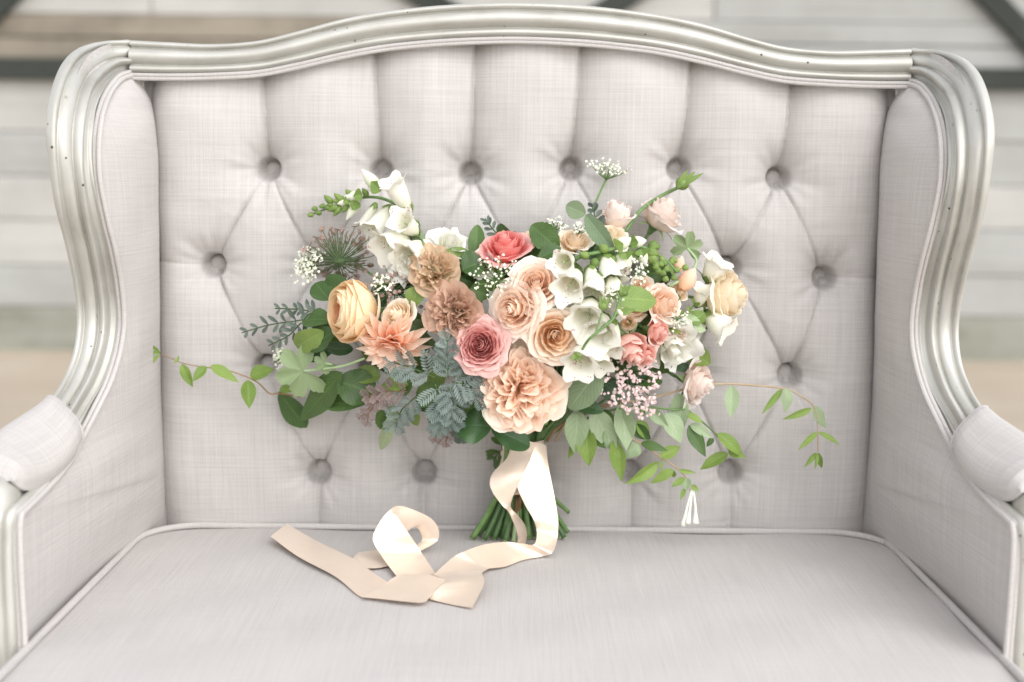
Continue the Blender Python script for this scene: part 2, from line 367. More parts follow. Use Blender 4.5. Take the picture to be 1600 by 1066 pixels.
# double piping round the panels and under the crest
for mrr in (False, True):
    for k, off in enumerate((-5.0, 1.5)):
        F = np.array([p[:2] for p in fp], float); T = nrows(np.gradient(cr(F, 23), axis=0)); Nn = np.stack([T[:, 1], -T[:, 0]], 1)
        G = F - Nn * (-off)  # along the image normal
        pts = np.array([atd(g[0], g[1], p[2] - (.006 if off < 0 else .010)) for g, p in zip(G, fp)])
        if mrr: pts = mir(pts)
        part(MB().tube(pts, .0037, 8, 160), 'piping', M_LIN)
for off in (4.0, 9.5):
    pts = np.array([atd(x, b + off, 1.948) for x, a, b in cr_px]); pts = np.vstack([pts, mir(pts[::-1][1:])])
    part(MB().tube(pts, .0030, 8, 200), 'piping', M_LIN)

# arm pads
ai = [(121, 690, 1.65), (112, 712, 1.62), (92, 736, 1.58), (70, 753, 1.545), (50, 762, 1.515), (32, 764, 1.49), (18, 752, 1.475)]
ao = [(70, 635, 1.68), (52, 652, 1.65), (22, 672, 1.605), (-8, 694, 1.565), (-30, 716, 1.53), (-42, 735, 1.50), (-40, 752, 1.48)]
for mrr in (False, True):
    A, B = cr([atd(*p) for p in ai], 60), cr([atd(*p) for p in ao], 60)
    if mrr: A, B = mir(A), mir(B)
    D = B - A; T = nrows(np.gradient((A + B) / 2, axis=0)); N = nrows(np.cross(T, D)); N *= np.sign(N[:, 2:3])
    th = np.linspace(0, np.pi, 40)
    s = 0.5 - 0.56 * np.sign(np.cos(th)) * np.abs(np.cos(th)) ** 0.75; hh = np.sin(th) ** 0.62
    hgt = np.interp(np.linspace(0, 1, 60), [0, .02, .06, .15, .7, .9, .97, 1], [.024, .030, .033, .036, .036, .031, .018, .0])
    P = A[:, None, :] + D[:, None, :] * s[None, :, None] + N[:, None, :] * (hgt[:, None] * hh[None, :])[..., None]
    mb = MB(); Lp = np.linspace(0, .25, 60)
    mb.grid(P, np.stack(np.broadcast_arrays(np.linspace(0, .11, 40)[None, :], Lp[:, None]), -1), flip=not mrr)
    c0 = P[0].mean(0); cap = np.stack([P[0], np.repeat(c0[None], 40, 0)]); mb.grid(cap, flip=mrr)
    pad = part(mb, 'arm_pad', M_LIN)
    pp = np.vstack([P[0][2:-2:4] - T[0] * .001])
    part(MB().tube(pp, .0028, 8, 60), 'piping', M_LIN)
    low = A + (D * -.02) + N * .002
    part(MB().tube(low, .003, 8, 80), 'piping', M_LIN)

# wooden arm under each pad, running down into the post
for mrr in (False, True):
    A, B = np.array([atd(*p) for p in ai]), np.array([atd(*p) for p in ao]); C_ = (A + B) / 2 + np.array([0, 0, -.022]); C_ = np.vstack([C_, C_[-1] + np.array([0, -.012, -.03])])
    if mrr: C_ = mir(C_)
    part(MB().tube(C_, [.026, .027, .028, .029, .030, .026], 16, 40), 'arm_rail', M_SIL)

# seat cushion
HX, YB, YF, CR_ = .572, -.050, -.76, .085
SZ = -.009
def rrect(n=240, inset=0.0):
    hx, yb, yf, r = HX - inset, YB - inset, YF + inset, max(.004, CR_ - inset)
    pts = []
    for cx, cy, a0 in ((hx - r, yb - r, 0), (-hx + r, yb - r, 90), (-hx + r, yf + r, 180), (hx - r, yf + r, 270)):
        for a in np.linspace(R(a0), R(a0 + 90), 14): pts.append((cx + r * math.cos(a), cy + r * math.sin(a)))
    pts.append(pts[0]); pts = np.array(pts); L = np.concatenate([[0], np.cumsum(np.linalg.norm(np.diff(pts, axis=0), axis=1))])
    t = np.linspace(0, L[-1], n, endpoint=False); return np.stack([np.interp(t, L, pts[:, 0]), np.interp(t, L, pts[:, 1])], 1)
O2 = rrect(); cen = np.array([0, (YB + YF) / 2])
k = np.concatenate([[1.0, 1.0], 1 - np.linspace(0, 1, 50)[1:] ** 1.5]); kz = []
ring = []
for i, kk in enumerate(k):
    q = cen + (O2 - cen) * kk
    edge = 1 - kk
    z = np.full(len(q), -.13 if i == 0 else 0.0)
    if i > 0:
        ex = 1 - (np.abs(q[:, 0]) / HX) ** 4; ey = 1 - (np.abs(q[:, 1] - cen[1]) / ((YB - YF) / 2)) ** 4
        z = SZ - .004 + .013 * np.clip(ex, 0, 1) ** 1.1 * np.clip(ey, 0, 1) ** 1.1 + .0014 * np.sin(q[:, 0] * 23 + 1) * np.sin(q[:, 1] * 31)
    ring.append(np.column_stack([q, z]))
P = np.array(ring)
part(MB().grid(P, np.stack([P[..., 0], P[..., 1]], -1), closed_v=True), 'seat_cushion', M_SEAT)
wl = np.column_stack([O2, np.full(len(O2), SZ + .0005)]); wl = np.vstack([wl, wl[:3]])
part(MB().tube(wl, .0050, 8, 500), 'piping', M_LIN)

def seat_z(x, y):
    ex = max(0, 1 - abs(x / HX) ** 4) ** 1.1; ey = max(0, 1 - abs((y - cen[1]) / ((YB - YF) / 2)) ** 4) ** 1.1
    return SZ - .004 + .013 * ex * ey + .0014 * math.sin(x * 23 + 1) * math.sin(y * 31)

# tufted back cushion
YP = -0.03
def bxz(px, py): p = at(px, py, YP); return (p[0], p[2])
row1 = [(418, 265), (595, 268), (735, 272), (893, 265), (1062, 265), (1219, 279)]
row2 = [(333, 415), (498, 420), (657, 420), (817, 422), (978, 424), (1140, 418), (1289, 435)]
row3 = [(413, 574), (577, 574), (738, 578), (898, 580), (1070, 584), (1235, 588)]
row4 = [(498, 740), (663, 741), (825, 741), (987, 741), (1142, 740)]
topf = [(408, 120), (583, 74), (742, 66), (908, 66), (1083, 84), (1240, 127)]
BT = [bxz(*p) for rw in (row1, row2, row3, row4) for p in rw]
sharp = []; soft = []
for i in range(6): soft.append((topf[i], row1[i], 1))
for i in range(6): sharp += [(row1[i], row2[i]), (row1[i], row2[i + 1]), (row2[i], row3[i]), (row2[i + 1], row3[i])]
for i in range(5): sharp += [(row3[i], row4[i]), (row3[i + 1], row4[i])]
for i in range(5): soft.append((row4[i], (row4[i][0] - 2, 850), 0))
soft.append((row2[0], (236, 407), 2)); soft.append((row2[-1], (1372, 434), 2))
fade = [(row3[0], (345, 690)), (row3[-1], (1270, 680))]
cx_ = np.concatenate([top[:, 0]]); 
bx = np.array([p[0] for p in cr(bot, 200)]); bz = np.array([p[2] for p in cr(bot, 200)])
NX, NZ = 680, 480
gx = np.linspace(-.578, .578, NX)
zt = np.interp(gx, bx, bz) - .004
zb = -.06
tt = np.linspace(0, 1, NZ)
GX = np.repeat(gx[None], NZ, 0); GZ = zb + (zt[None] - zb) * tt[:, None]
rs = np.random.default_rng(3)
def seg(p, q):
    (x0, z0), (x1, z1) = p, q; dx, dz = x1 - x0, z1 - z0; L2 = dx * dx + dz * dz
    t = np.clip(((GX - x0) * dx + (GZ - z0) * dz) / L2, 0, 1)
    ex, ez = GX - (x0 + t * dx), GZ - (z0 + t * dz)
    d = np.hypot(ex, ez); sg = np.where(dz <= 0, 1, -1) * np.sign(ex) ; return d, sg, t, math.sqrt(L2)
H = np.zeros_like(GX)
brd = np.zeros_like(GX); shp = np.zeros_like(GX)
for p, q in sharp:
    a, b = bxz(*p), bxz(*q); d, sg, t, L = seg(a, b)
    wob = 1 + .3 * np.sin(t * 9 + p[0])
    endk = np.clip(1 - np.minimum(t, 1 - t) * L / .05, 0, 1)
    shp = np.maximum(shp, (.0066 + .005 * endk) * np.exp(-d / .0022) * wob)
    brd = np.maximum(brd, (.008 + .008 * endk) * np.exp(-(d / .036) ** 1.3))
for p, q in fade:
    a, b = bxz(*p), bxz(*q); d, sg, t, L = seg(a, b)
    shp = np.maximum(shp, .005 * (1 - t) * np.exp(-d / .0035)); brd = np.maximum(brd, .010 * (1 - t) ** 1.5 * np.exp(-(d / .03) ** 1.4))
for p, q, kd in soft:
    a, b = bxz(*p), bxz(*q); d, sg, t, L = seg(a, b)
    if kd == 1:   # pleat: crisp left lip, long slope on the right
        wr = .007 + .012 * (1 - t); wl_ = .0022 + .010 * t ** 3
        f = np.where((GX - (a[0] + (b[0] - a[0]) * t)) > 0, np.exp(-(d / wr) ** 1.1), np.exp(-(d / wl_)))
        shp = np.maximum(shp, (.015 + .006 * t) * f)
        brd = np.maximum(brd, .020 * np.exp(-(d / .048) ** 1.4))
    elif kd == 0:
        f = np.exp(-d / .006) * .8 + np.exp(-(d / .02)) * .5
        shp = np.maximum(shp, (.007 + .004 * (1 - t)) * f); brd = np.maximum(brd, .010 * np.exp(-(d / .04) ** 1.4))
    else:
        shp = np.maximum(shp, .0035 * np.exp(-d / .004)); brd = np.maximum(brd, .005 * np.exp(-(d / .03) ** 1.4))
pit = np.zeros_like(GX); wr = np.zeros_like(GX)
for (x, z) in BT:
    d = np.hypot(GX - x, (GZ - z)); an = np.arctan2(GZ - z, GX - x)
    up = 1 + .5 * np.clip((GZ - z) / np.maximum(d, 1e-4), -1, 1)
    pit = np.maximum(pit, .021 * up * np.exp(-(d / .029) ** 1.7) + .030 / (1 + np.exp((d - .0172) / .0010)) + .010 * np.exp(-(d / .065) ** 1.5))
    ph = rs.uniform(0, 6, 4)
    wv = np.sin(5 * an + ph[0]) * .6 + np.sin(9 * an + ph[1]) * .5 + np.sin(14 * an + ph[2]) * .35
    wr += .0016 * wv * np.exp(-((d - .04) / .022) ** 2) 
def gsm(A, sg):
    k_ = np.exp(-.5 * (np.arange(-3 * sg, 3 * sg + 1) / sg) ** 2); k_ /= k_.sum(); n_ = 3 * sg
    for ax_ in (0, 1):
        Ap = np.pad(A, [(n_, n_) if a_ == ax_ else (0, 0) for a_ in (0, 1)], mode='edge'); A = np.apply_along_axis(lambda v_: np.convolve(v_, k_, 'valid'), ax_, Ap)
    return A
brd = gsm(brd, 4)
H = .062 - np.maximum(brd, 0) - shp - pit + wr
# roll over at the side seams and along the crest
es = np.minimum(GX + .578, .578 - GX)
H -= .045 * np.exp(-(np.maximum(es - .012, 0) / .022) ** 1.2)
et = zt[None] - GZ
H -= .022 * np.exp(-(et / .03) ** 1.2)
eb = GZ - 0.0
H -= .012 * np.exp(-(np.maximum(eb, 0) / .05) ** 1.2)
H += .0022 * np.sin(GX * 21 + 1.3 * np.sin(GZ * 13)) * np.sin(GZ * 17 + .8) + .0008 * np.sin(GX * 63 + GZ * 21) * np.sin(GZ * 44 - GX * 12)
Yb = 0.005 - H
PB = np.stack([GX, Yb, GZ], -1)
part(MB().grid(PB, np.stack([GX, GZ], -1)), 'back_cushion', M_LIN)
def y_back(x, z):
    i = int(np.clip(np.searchsorted(gx, x), 0, NX - 1)); zz = GZ[:, i]; j = int(np.clip(np.searchsorted(zz, z), 0, NZ - 1)); return Yb[j, i]
# buttons
ub = MB(); a = np.linspace(0, 2 * np.pi, 20, endpoint=False)
rr_ = np.array([.0138, .0143, .0138, .0118, .0088, .0051, .0004]); hh_ = np.array([.009, .004, -.0005, -.0035, -.0055, -.0066, -.007])
PBt = np.stack([np.stack([r * np.cos(a), np.full(20, h), r * np.sin(a)], -1) for r, h in zip(rr_, hh_)])
ub.grid(PBt, np.stack([PBt[..., 0], PBt[..., 2]], -1), closed_v=True)
bme = ub.mesh('button', M_LIN)
for i, (x, z) in enumerate(BT):
    o = bpy.data.objects.new('button', bme); col.objects.link(o); o.location = (x, y_back(x, z) - .0165, z - .001); o.rotation_euler = (random.uniform(-.1, .1), random.uniform(-3, 3), random.uniform(-.12, .12)); rel_loc(o, settee)
# back shell
Z2 = np.column_stack([bx, np.full(200, .03), bz + .02]); Z3 = Z2.copy(); Z3[:, 2] = -.16
part(MB().grid(np.stack([Z2, Z3]), np.stack([Z2[:, [0, 2]], Z3[:, [0, 2]]])), 'back_panel', M_LIN)
# ---------------------------------------------------------------- bouquet materials
def mat_petal(name, base, mid, rim, trans=0.28, rough=0.6, vein=0.16, speck=None, p=(0.0, 0.45, 0.92)):
    k = NT(name); tc = k.n('ShaderNodeTexCoord'); uv = tc.outputs['UV']; o = tc.outputs['Object']
    sx = k.n('ShaderNodeSeparateXYZ'); k.l(uv, sx.inputs[0]); u, v = sx.outputs[0], sx.outputs[1]
    nz = k.noise(o, 90, 3, 0.6)
    vv = k.math('ADD', v, k.math('MULTIPLY', k.math('SUBTRACT', nz, 0.5), 0.35))
    c = k.ramp(vv, [(p[0], base), (p[1], mid), (p[2], rim)])
    vn = k.noise(uv, 1.0, 2, 0.5, (34, 2.2, 1))
    c = k.mix(k.math('MULTIPLY', vn, vein), c, tuple(x * .78 for x in mid))
    if speck is not None:
        vo = k.n('ShaderNodeTexVoronoi'); k.l(o, vo.inputs['Vector']); vo.inputs['Scale'].default_value = 330
        gate = k.math('MULTIPLY', k.math('LESS_THAN', vo.outputs['Distance'], 0.32), k.math('GREATER_THAN', k.noise(o, 70, 1, 0.5), 0.60))
        c = k.mix(k.math('MULTIPLY', gate, 0.85), c, speck)
    b = k.bump(vn, 0.35, 0.0012)
    pb = k.pbr(c, rough, 0, b, **{'Specular IOR Level': 0.2})
    tr = k.n('ShaderNodeBsdfTranslucent'); k.l(c, tr.inputs['Color'])
    ms = k.n('ShaderNodeMixShader'); ms.inputs[0].default_value = trans; k.l(pb.outputs[0], ms.inputs[1]); k.l(tr.outputs[0], ms.inputs[2])
    return k.done(ms)
def mat_leaf(name, dark, light, back=None, rough=0.42, vein=0.5, trans=0.18, side=9.0, edge=None):
    k = NT(name); tc = k.n('ShaderNodeTexCoord'); uv = tc.outputs['UV']; o = tc.outputs['Object']
    sx = k.n('ShaderNodeSeparateXYZ'); k.l(uv, sx.inputs[0]); u, v = sx.outputs[0], sx.outputs[1]
    au = k.math('ABSOLUTE', k.math('SUBTRACT', u, 0.5))
    mid = k.math('SUBTRACT', 1.0, k.math('MINIMUM', k.math('MULTIPLY', au, 22.0), 1.0))
    ph = k.math('SUBTRACT', k.math('MULTIPLY', v, side), k.math('MULTIPLY', au, side * 0.75))
    fr = k.math('ABSOLUTE', k.math('SUBTRACT', k.math('FRACT', ph), 0.5))
    sv = k.math('SUBTRACT', 1.0, k.math('MINIMUM', k.math('MULTIPLY', fr, 6.0), 1.0))
    ve = k.math('MAXIMUM', mid, k.math('MULTIPLY', sv, 0.6))
    nz = k.noise(o, 38, 4, 0.6); oi = k.n('ShaderNodeObjectInfo').outputs['Random']
    f = k.math('ADD', k.math('MULTIPLY', nz, 0.7), k.math('MULTIPLY', oi, 0.45))
    c = k.ramp(f, [(0.25, dark), (0.85, light)])
    bl = k.noise(o, 120, 3, .6); c = k.mix(k.math('MULTIPLY', k.math('MAXIMUM', k.math('SUBTRACT', bl, .62), 0.0), 2.2), c, (light[0] * 1.5, light[1] * 1.05, light[2] * .8))
    c = k.mix(k.math('MULTIPLY', ve, vein * 0.55), c, tuple(min(1, x * 1.9 + .02) for x in light))
    if edge is not None:
        ed = k.math('MULTIPLY', k.math('GREATER_THAN', nz, 0.52), k.math('GREATER_THAN', v, 0.6)); c = k.mix(k.math('MULTIPLY', ed, .8), c, edge)
    if back is not None:
        g = k.n('ShaderNodeNewGeometry').outputs['Backfacing']; c = k.mix(g, c, back)
    h = k.math('ADD', k.math('MULTIPLY', ve, -0.6), k.math('MULTIPLY', k.noise(o, 160, 2, .5), 0.4))
    pb = k.pbr(c, rough, 0, k.bump(h, 0.35, 0.0012), **{'Specular IOR Level': 0.45})
    tr = k.n('ShaderNodeBsdfTranslucent'); k.l(c, tr.inputs['Color'])
    ms = k.n('ShaderNodeMixShader'); ms.inputs[0].default_value = trans; k.l(pb.outputs[0], ms.inputs[1]); k.l(tr.outputs[0], ms.inputs[2])
    return k.done(ms)
def mat_plain(name, c0, c1, rough=0.5, scale=60, trans=0.0):
    k = NT(name); o = k.n('ShaderNodeTexCoord').outputs['Object']; n_ = k.noise(o, scale, 3, 0.6)
    c = k.ramp(n_, [(0.3, c0), (0.7, c1)])
    return k.done(k.pbr(c, rough, 0, k.bump(n_, 0.2, 0.001)))
PT = {
 'blush': mat_petal('blush_petal', (.99, .66, .44), (.98, .78, .61), (.97, .87, .78), trans=.25),
 'apricot': mat_petal('apricot_petal', (.99, .66, .36), (.98, .79, .57), (.97, .87, .76), trans=.25),
 'pink': mat_petal('pink_petal', (.82, .27, .25), (.88, .48, .45), (.90, .62, .57), trans=.25),
 'coral': mat_petal('coral_petal', (.95, .76, .60), (.90, .27, .25), (.93, .58, .53), trans=.25),
 'salmon': mat_petal('salmon_petal', (.84, .28, .24), (.93, .54, .46), (.94, .71, .64), trans=.25),
 'carnation': mat_petal('carnation_petal', (.98, .63, .42), (.98, .70, .50), (.97, .82, .69), trans=.3, vein=.1),
 'cream': mat_petal('cream_petal', (.96, .75, .48), (.96, .82, .63), (.95, .88, .77), trans=.25),
 'ranunculus': mat_petal('ranunculus_petal', (.98, .46, .19), (.98, .83, .58), (.98, .79, .54), trans=.25, vein=.35),
 'peachy': mat_petal('dahlia_petal', (.98, .64, .40), (.98, .67, .49), (.97, .80, .68), trans=.28),
 'brown': mat_petal('antique_brown_petal', (.84, .79, .58), (.80, .62, .46), (.68, .44, .33), vein=.25, p=(0, .62, 1.0), trans=.28),
 'antique': mat_petal('antique_green_petal', (.86, .83, .60), (.87, .79, .58), (.74, .52, .36), vein=.25, p=(0, .66, 1.0), trans=.28),
 'palepink': mat_petal('pale_pink_petal', (.95, .85, .70), (.95, .83, .75), (.94, .87, .83), trans=.25),
 'yellow': mat_petal('butter_petal', (.97, .78, .40), (.97, .88, .68), (.96, .88, .77), trans=.25),
 'white': mat_petal('white_petal', (.82, .84, .60), (.89, .88, .79), (.90, .89, .84), vein=.1),
 'bell': mat_petal('foxglove_bell', (.76, .79, .54), (.90, .89, .79), (.92, .91, .85), vein=.1),
 'throat': mat_petal('foxglove_throat', (.86, .85, .64), (.91, .89, .77), (.92, .91, .84), vein=.1, speck=(.45, .08, .14)),
}
M_BUDW = mat_petal('bud_white', (.55, .66, .36), (.84, .87, .68), (.92, .91, .83), trans=.2)
LF = {
 'rose': mat_leaf('rose_leaf', (.024, .062, .022), (.055, .125, .042), (.14, .21, .12), rough=.32),
 'dark': mat_leaf('deep_leaf', (.038, .085, .020), (.095, .175, .042), (.14, .21, .10)),
 'mid': mat_leaf('mid_leaf', (.13, .215, .045), (.235, .335, .085), (.27, .37, .19), rough=.48),
 'vine': mat_leaf('vine_leaf', (.14, .23, .038), (.26, .37, .085), (.32, .41, .22), rough=.48, side=6, vein=.35),
 'pale': mat_leaf('pale_vine_leaf', (.26, .36, .19), (.37, .46, .28), (.14, .24, .07), rough=.5, side=6, vein=.3),
 'sage': mat_leaf('sage_leaf', (.17, .25, .14), (.26, .34, .20), (.14, .22, .10), rough=.5),
 'geranium': mat_leaf('geranium_leaf', (.33, .44, .23), (.46, .56, .34), (.28, .37, .19), rough=.6, side=7),
 'silver': mat_leaf('silver_leaflet', (.145, .20, .18), (.28, .34, .31), (.30, .35, .32), rough=.6, vein=.3),
 'purple': mat_leaf('purple_tip_leaflet', (.26, .19, .18), (.38, .29, .27), (.34, .31, .29), rough=.6, vein=.3),
 'slate': mat_leaf('slate_leaflet', (.085, .12, .095), (.17, .21, .175), (.17, .21, .18), rough=.6, vein=.3),
}
ST = {
 'green': mat_plain('green_stem', (.085, .18, .045), (.18, .29, .10), .45),
 'dark': mat_plain('dark_stem', (.04, .10, .03), (.09, .17, .05), .45),
 'brown': mat_plain('brown_stem', (.20, .11, .05), (.36, .23, .12), .6),
 'tan': mat_plain('tan_stem', (.38, .27, .16), (.48, .38, .24), .6),
 'palegreen': mat_plain('pale_green_stem', (.30, .42, .20), (.40, .52, .30), .5),
 'cut': mat_plain('cut_end', (.45, .50, .24), (.60, .60, .36), .7),
}
FLO_W = mat_plain('white_floret', (.72, .74, .56), (.86, .86, .76), .6, 300)
FLO_P = mat_plain('rosy_floret', (.66, .38, .40), (.88, .82, .76), .6, 400)
FLO_R = mat_plain('dusky_floret', (.24, .13, .12), (.46, .36, .30), .6, 400)
PED_D = mat_plain('umbel_stalk', (.05, .10, .04), (.13, .19, .08), .5)
SEPAL = LF['mid']

# ---------------------------------------------------------------- bouquet builders
BIND = at(815, 706, -0.105)
bouquet = empty('bouquet', tuple(at(812, 842, -.085)))
tag(bouquet, 'loose bridal bouquet of peach roses and trailing greenery propped against the tufted back', 'bouquet')
bouquet.location.z = -.012
BINV = Matrix.Translation(bouquet.location).inverted()
def bpart(o, parent=None):
    """world-space mesh object -> part of the bouquet, or sub-part of one of its parts"""
    o.parent = bouquet if parent is None else parent
    o.matrix_parent_inverse = BINV if parent is None else Matrix.Identity(4)
    return o
def frame_from(axis, up=(0, 0, 1), spin=0.0):
    z = nrm(axis); x = np.cross(up, z)
    if np.linalg.norm(x) < 1e-3: x = np.cross((1, 0, 0), z)
    x = nrm(x); y = np.cross(z, x); c, s = math.cos(spin), math.sin(spin)
    return np.stack([x * c + y * s, -x * s + y * c, z], 1)       # columns
PSC = .00091     # metres per photo pixel at the bouquet's distance
def dome(px, py): 
    q = ((px - 800) / 400.0) ** 2 + ((py - 510) / 230.0) ** 2
    return -0.095 - 0.155 * max(0.0, 1 - q) ** .6
def petal(Rr, H, flare, a0, da, nu=8, nv=9, spiral=.10, ruf=0.0, droop=0.0, waist=.8, notch=.18, curl=0.0, rg=rng, rimw=1.0, u0=0.02, close=0.0):
    u = np.linspace(u0, 1, nu)[:, None]; v = np.linspace(-1, 1, nv)[None, :]
    ue = u * (1 - notch * np.abs(v) ** 2.4 * u)
    wv = (0.42 + 0.58 * np.sin(np.pi * np.clip(u * .62, 0, 1)) ** .8)
    ang = a0 + v * da * wv
    ph = rg.uniform(0, 6.3, 4)
    r = Rr * np.sin(np.minimum(1, ue * 1.22) * np.pi / 2) ** waist
    k = np.clip((ue - .5) / .5, 0, 1)
    r = r + flare * k ** 2 - close * Rr * k ** 1.6
    z = H * (1 - np.cos(np.minimum(1, ue) * np.pi / 2)) ** .82 - droop * k ** 2.2
    z = z - curl * np.clip((ue - .78) / .22, 0, 1) ** 2; r = r + .5 * curl * np.clip((ue - .78) / .22, 0, 1) ** 2
    r = r * (1 + spiral * v)
    if ruf:
        e = u ** 3
        z = z + ruf * e * (np.sin(4 * v + ph[0]) * .6 + np.sin(9 * v + ph[1]) * .4)
        r = r + ruf * e * (np.sin(5 * v + ph[2]) * .7 + np.sin(11 * v + ph[3]) * .4)
    P = np.stack([r * np.cos(ang), r * np.sin(ang), z * np.ones_like(ang)], -1)
    U = np.stack(np.broadcast_arrays((v + 1) / 2, u), -1)
    return P, U
def put(P, F, org): return P @ F.T + org
def stem_to_bind(org, axis, r=.0022, m=None, parent=None, bend=.05):
    org = np.array(org); p1 = org - nrm(axis) * bend; b = BIND + np.array([rng.uniform(-.018, .018), rng.uniform(-.012, .012), rng.uniform(-.01, .01)])
    p2 = (p1 + b) / 2 + np.array([0, .015, -.01])
    o = MB().tube([org, p1, p2, b], r, 6, 14).build('stem', m or ST['green']); return bpart(o, parent)
def sepals(F, org, n, L, wd, open_, parent, m=SEPAL, rg=rng):
    for i in range(n):
        a = 2 * np.pi * i / n + rg.uniform(-.2, .2); u = np.linspace(0, 1, 6)[:, None]; v = np.linspace(-1, 1, 3)[None, :]
        w_ = wd * np.sin(np.pi * np.clip(u * .85 + .12, 0, 1)) * (1 - u ** 3)
        r = .004 + L * (open_ * u + .10 * u ** 2); z = L * ((1 - open_) * u - .5 * open_ * u ** 2) + .0008 * np.abs(v)
        P = np.stack([r * np.cos(a) - v * w_ * np.sin(a), r * np.sin(a) + v * w_ * np.cos(a), z + 0 * v], -1)
        o = MB().grid(put(P, F, org)).build('sepal', m); bpart(o, parent)
def flower_obj(name, mb, m, label=None):
    o = mb.build(name, m); bpart(o)
    if label: o['label'] = label
    return o
def rose(px, py, dpx, axis, kind, dy=0.0, n=30, nsep=28, name='rose', label=None, hfac=1.0, flare=.28, dense_=1.0, sep=False, rimm=None, openness=1.0, spin=None, stem=True, seed=0, outer=10, ruf=.05):
    rg = np.random.default_rng(int(px * 7 + py * 13 + seed)); F = frame_from(axis, spin=rg.uniform(0, 6))
    Rm = dpx * .5 * PSC * (1 - dome(px, py) * .0)
    Y = dome(px, py) + dy; org = at(px, py, Y) - nrm(axis) * Rm * .55
    m = PT[kind]; inner = MB(); outs = []
    # tight bud at the heart: a rolled petal
    t = np.linspace(0, 1, 40)[:, None]; hh = np.linspace(0, 1, 7)[None, :]
    ra = Rm * (.03 + .15 * t) * (.75 + .25 * np.sin(np.pi * hh * .8)); an = t * 4.6 * np.pi
    P = np.stack([ra * np.cos(an), ra * np.sin(an), Rm * hfac * (.2 + .83 * hh - .03 * t * hh)], -1)
    inner.grid(put(P, F, org), np.stack(np.broadcast_arrays(t, .25 + .6 * hh), -1))
    g = 2.39996
    for i in range(n):
        f = ((i + .5) / n) ** .8; a0 = i * g + rg.uniform(-.2, .2)
        Rr = Rm * (.14 + .66 * f) * rg.uniform(.95, 1.05); H = Rm * hfac * (1.02 - .50 * f ** 1.3) * rg.uniform(.96, 1.04)
        fl = Rm * flare * f ** 2.2 * openness; cu = Rm * .16 * f ** 1.5
        P, U = petal(Rr, H, fl, a0, (1.25 - .40 * f), nu=8, nv=9, spiral=.13, ruf=Rm * ruf * (.35 + f), curl=cu, droop=Rm * .10 * f ** 3, rg=rg, notch=.16)
        U[..., 1] = U[..., 1] * (.55 + .45 * f) 
        if i >= n - outer: outs.append((P, U))
        else: inner.grid(put(P, F, org), U)
    root = flower_obj(name, inner, m, label)
    for P, U in outs: bpart(MB().grid(put(P, F, org), U).build('petal', m), root)
    if sep: sepals(F, org + F[:, 2] * Rm * .02, 5, Rm * 1.0, Rm * .14, .75, root, rg=rg)
    cal = MB().tube([org - F[:, 2] * .012, org - F[:, 2] * .004, org + F[:, 2] * .004], [.0035, .006, Rm * .3], 8, 8); bpart(cal.build('calyx', ST['green']), root)
    if stem: stem_to_bind(org - F[:, 2] * .01, axis, .0024, ST['green'], root)
    return root
def ruffled(px, py, dpx, axis, kind, dy=0, n=60, name='carnation', label=None, outer=9, ruf=.16, guard=None, gkind=None, spread=1.0, hf=1.0):
    rg = np.random.default_rng(int(px * 3 + py * 5)); F = frame_from(axis, spin=rg.uniform(0, 6)); Rm = dpx * .5 * PSC
    org = at(px, py, dome(px, py) + dy) - nrm(axis) * Rm * .5; inner = MB(); outs = []
    for i in range(n):
        f = ((i + .6) / n) ** .7; a0 = i * 2.39996 + rg.uniform(-.4, .4)
        gd = i >= n - outer
        Rr = Rm * (.07 + .70 * f) * rg.uniform(.85, 1.1); H = Rm * (.92 - .50 * f ** 1.6) * rg.uniform(.85, 1.08)
        P, U = petal(Rr, H, Rm * (.17 + .18 * f ** 2) * spread, a0, (1.10 - .42 * f) * rg.uniform(.8, 1.15) * (1.35 if gd else 1), nu=9, nv=17, spiral=rg.uniform(-.25, .25), ruf=0, droop=Rm * .08 * f ** 3, rg=rg, notch=.10)
        u = np.linspace(.02, 1, 9)[:, None]; v = np.linspace(-1, 1, 17)[None, :]; ph = rg.uniform(0, 6.3, 5)
        e = np.clip((u - .25) / .75, 0, 1) ** 1.5; A = Rm * ruf * (.45 if gd else 1)
        rad = nrows(np.stack([P[..., 0], P[..., 1], 0 * P[..., 2]], -1))
        w1 = np.sin(3.4 * hf * v + ph[0]) + .40 * np.sin(7.5 * hf * v + ph[1]); w2 = np.sin(4.4 * hf * v + ph[2]) + .30 * np.sin(11 * v + ph[3])
        P = P + rad * (A * e * w1 * (1 - .35 * f))[..., None]; P[..., 2] += A * .55 * e * w2 + A * .35 * e ** 2 * rg.uniform(-1, 1)
        if not gd: P = P + np.array([rg.uniform(-.16, .16), rg.uniform(-.16, .16), 0]) * Rm * (1 - .5 * f)
        P[..., 2] += (u ** 6) * Rm * (.010 if gd else .022) * (rg.random((1, 17)) - .5) * 2
        if i >= n - outer: outs.append((P, U))
        else: inner.grid(put(P, F, org), U)
    root = flower_obj(name, inner, PT[kind], label)
    for P, U in outs: bpart(MB().grid(put(P, F, org), U).build('petal', PT[gkind or kind]), root)
    bpart(MB().tube([org - F[:, 2] * .03, org - F[:, 2] * .012, org + F[:, 2] * .006], [.006, .009, .012], 10, 8).build('calyx', ST['green']), root)
    stem_to_bind(org - F[:, 2] * .028, axis, .0026, ST['green'], root); return root
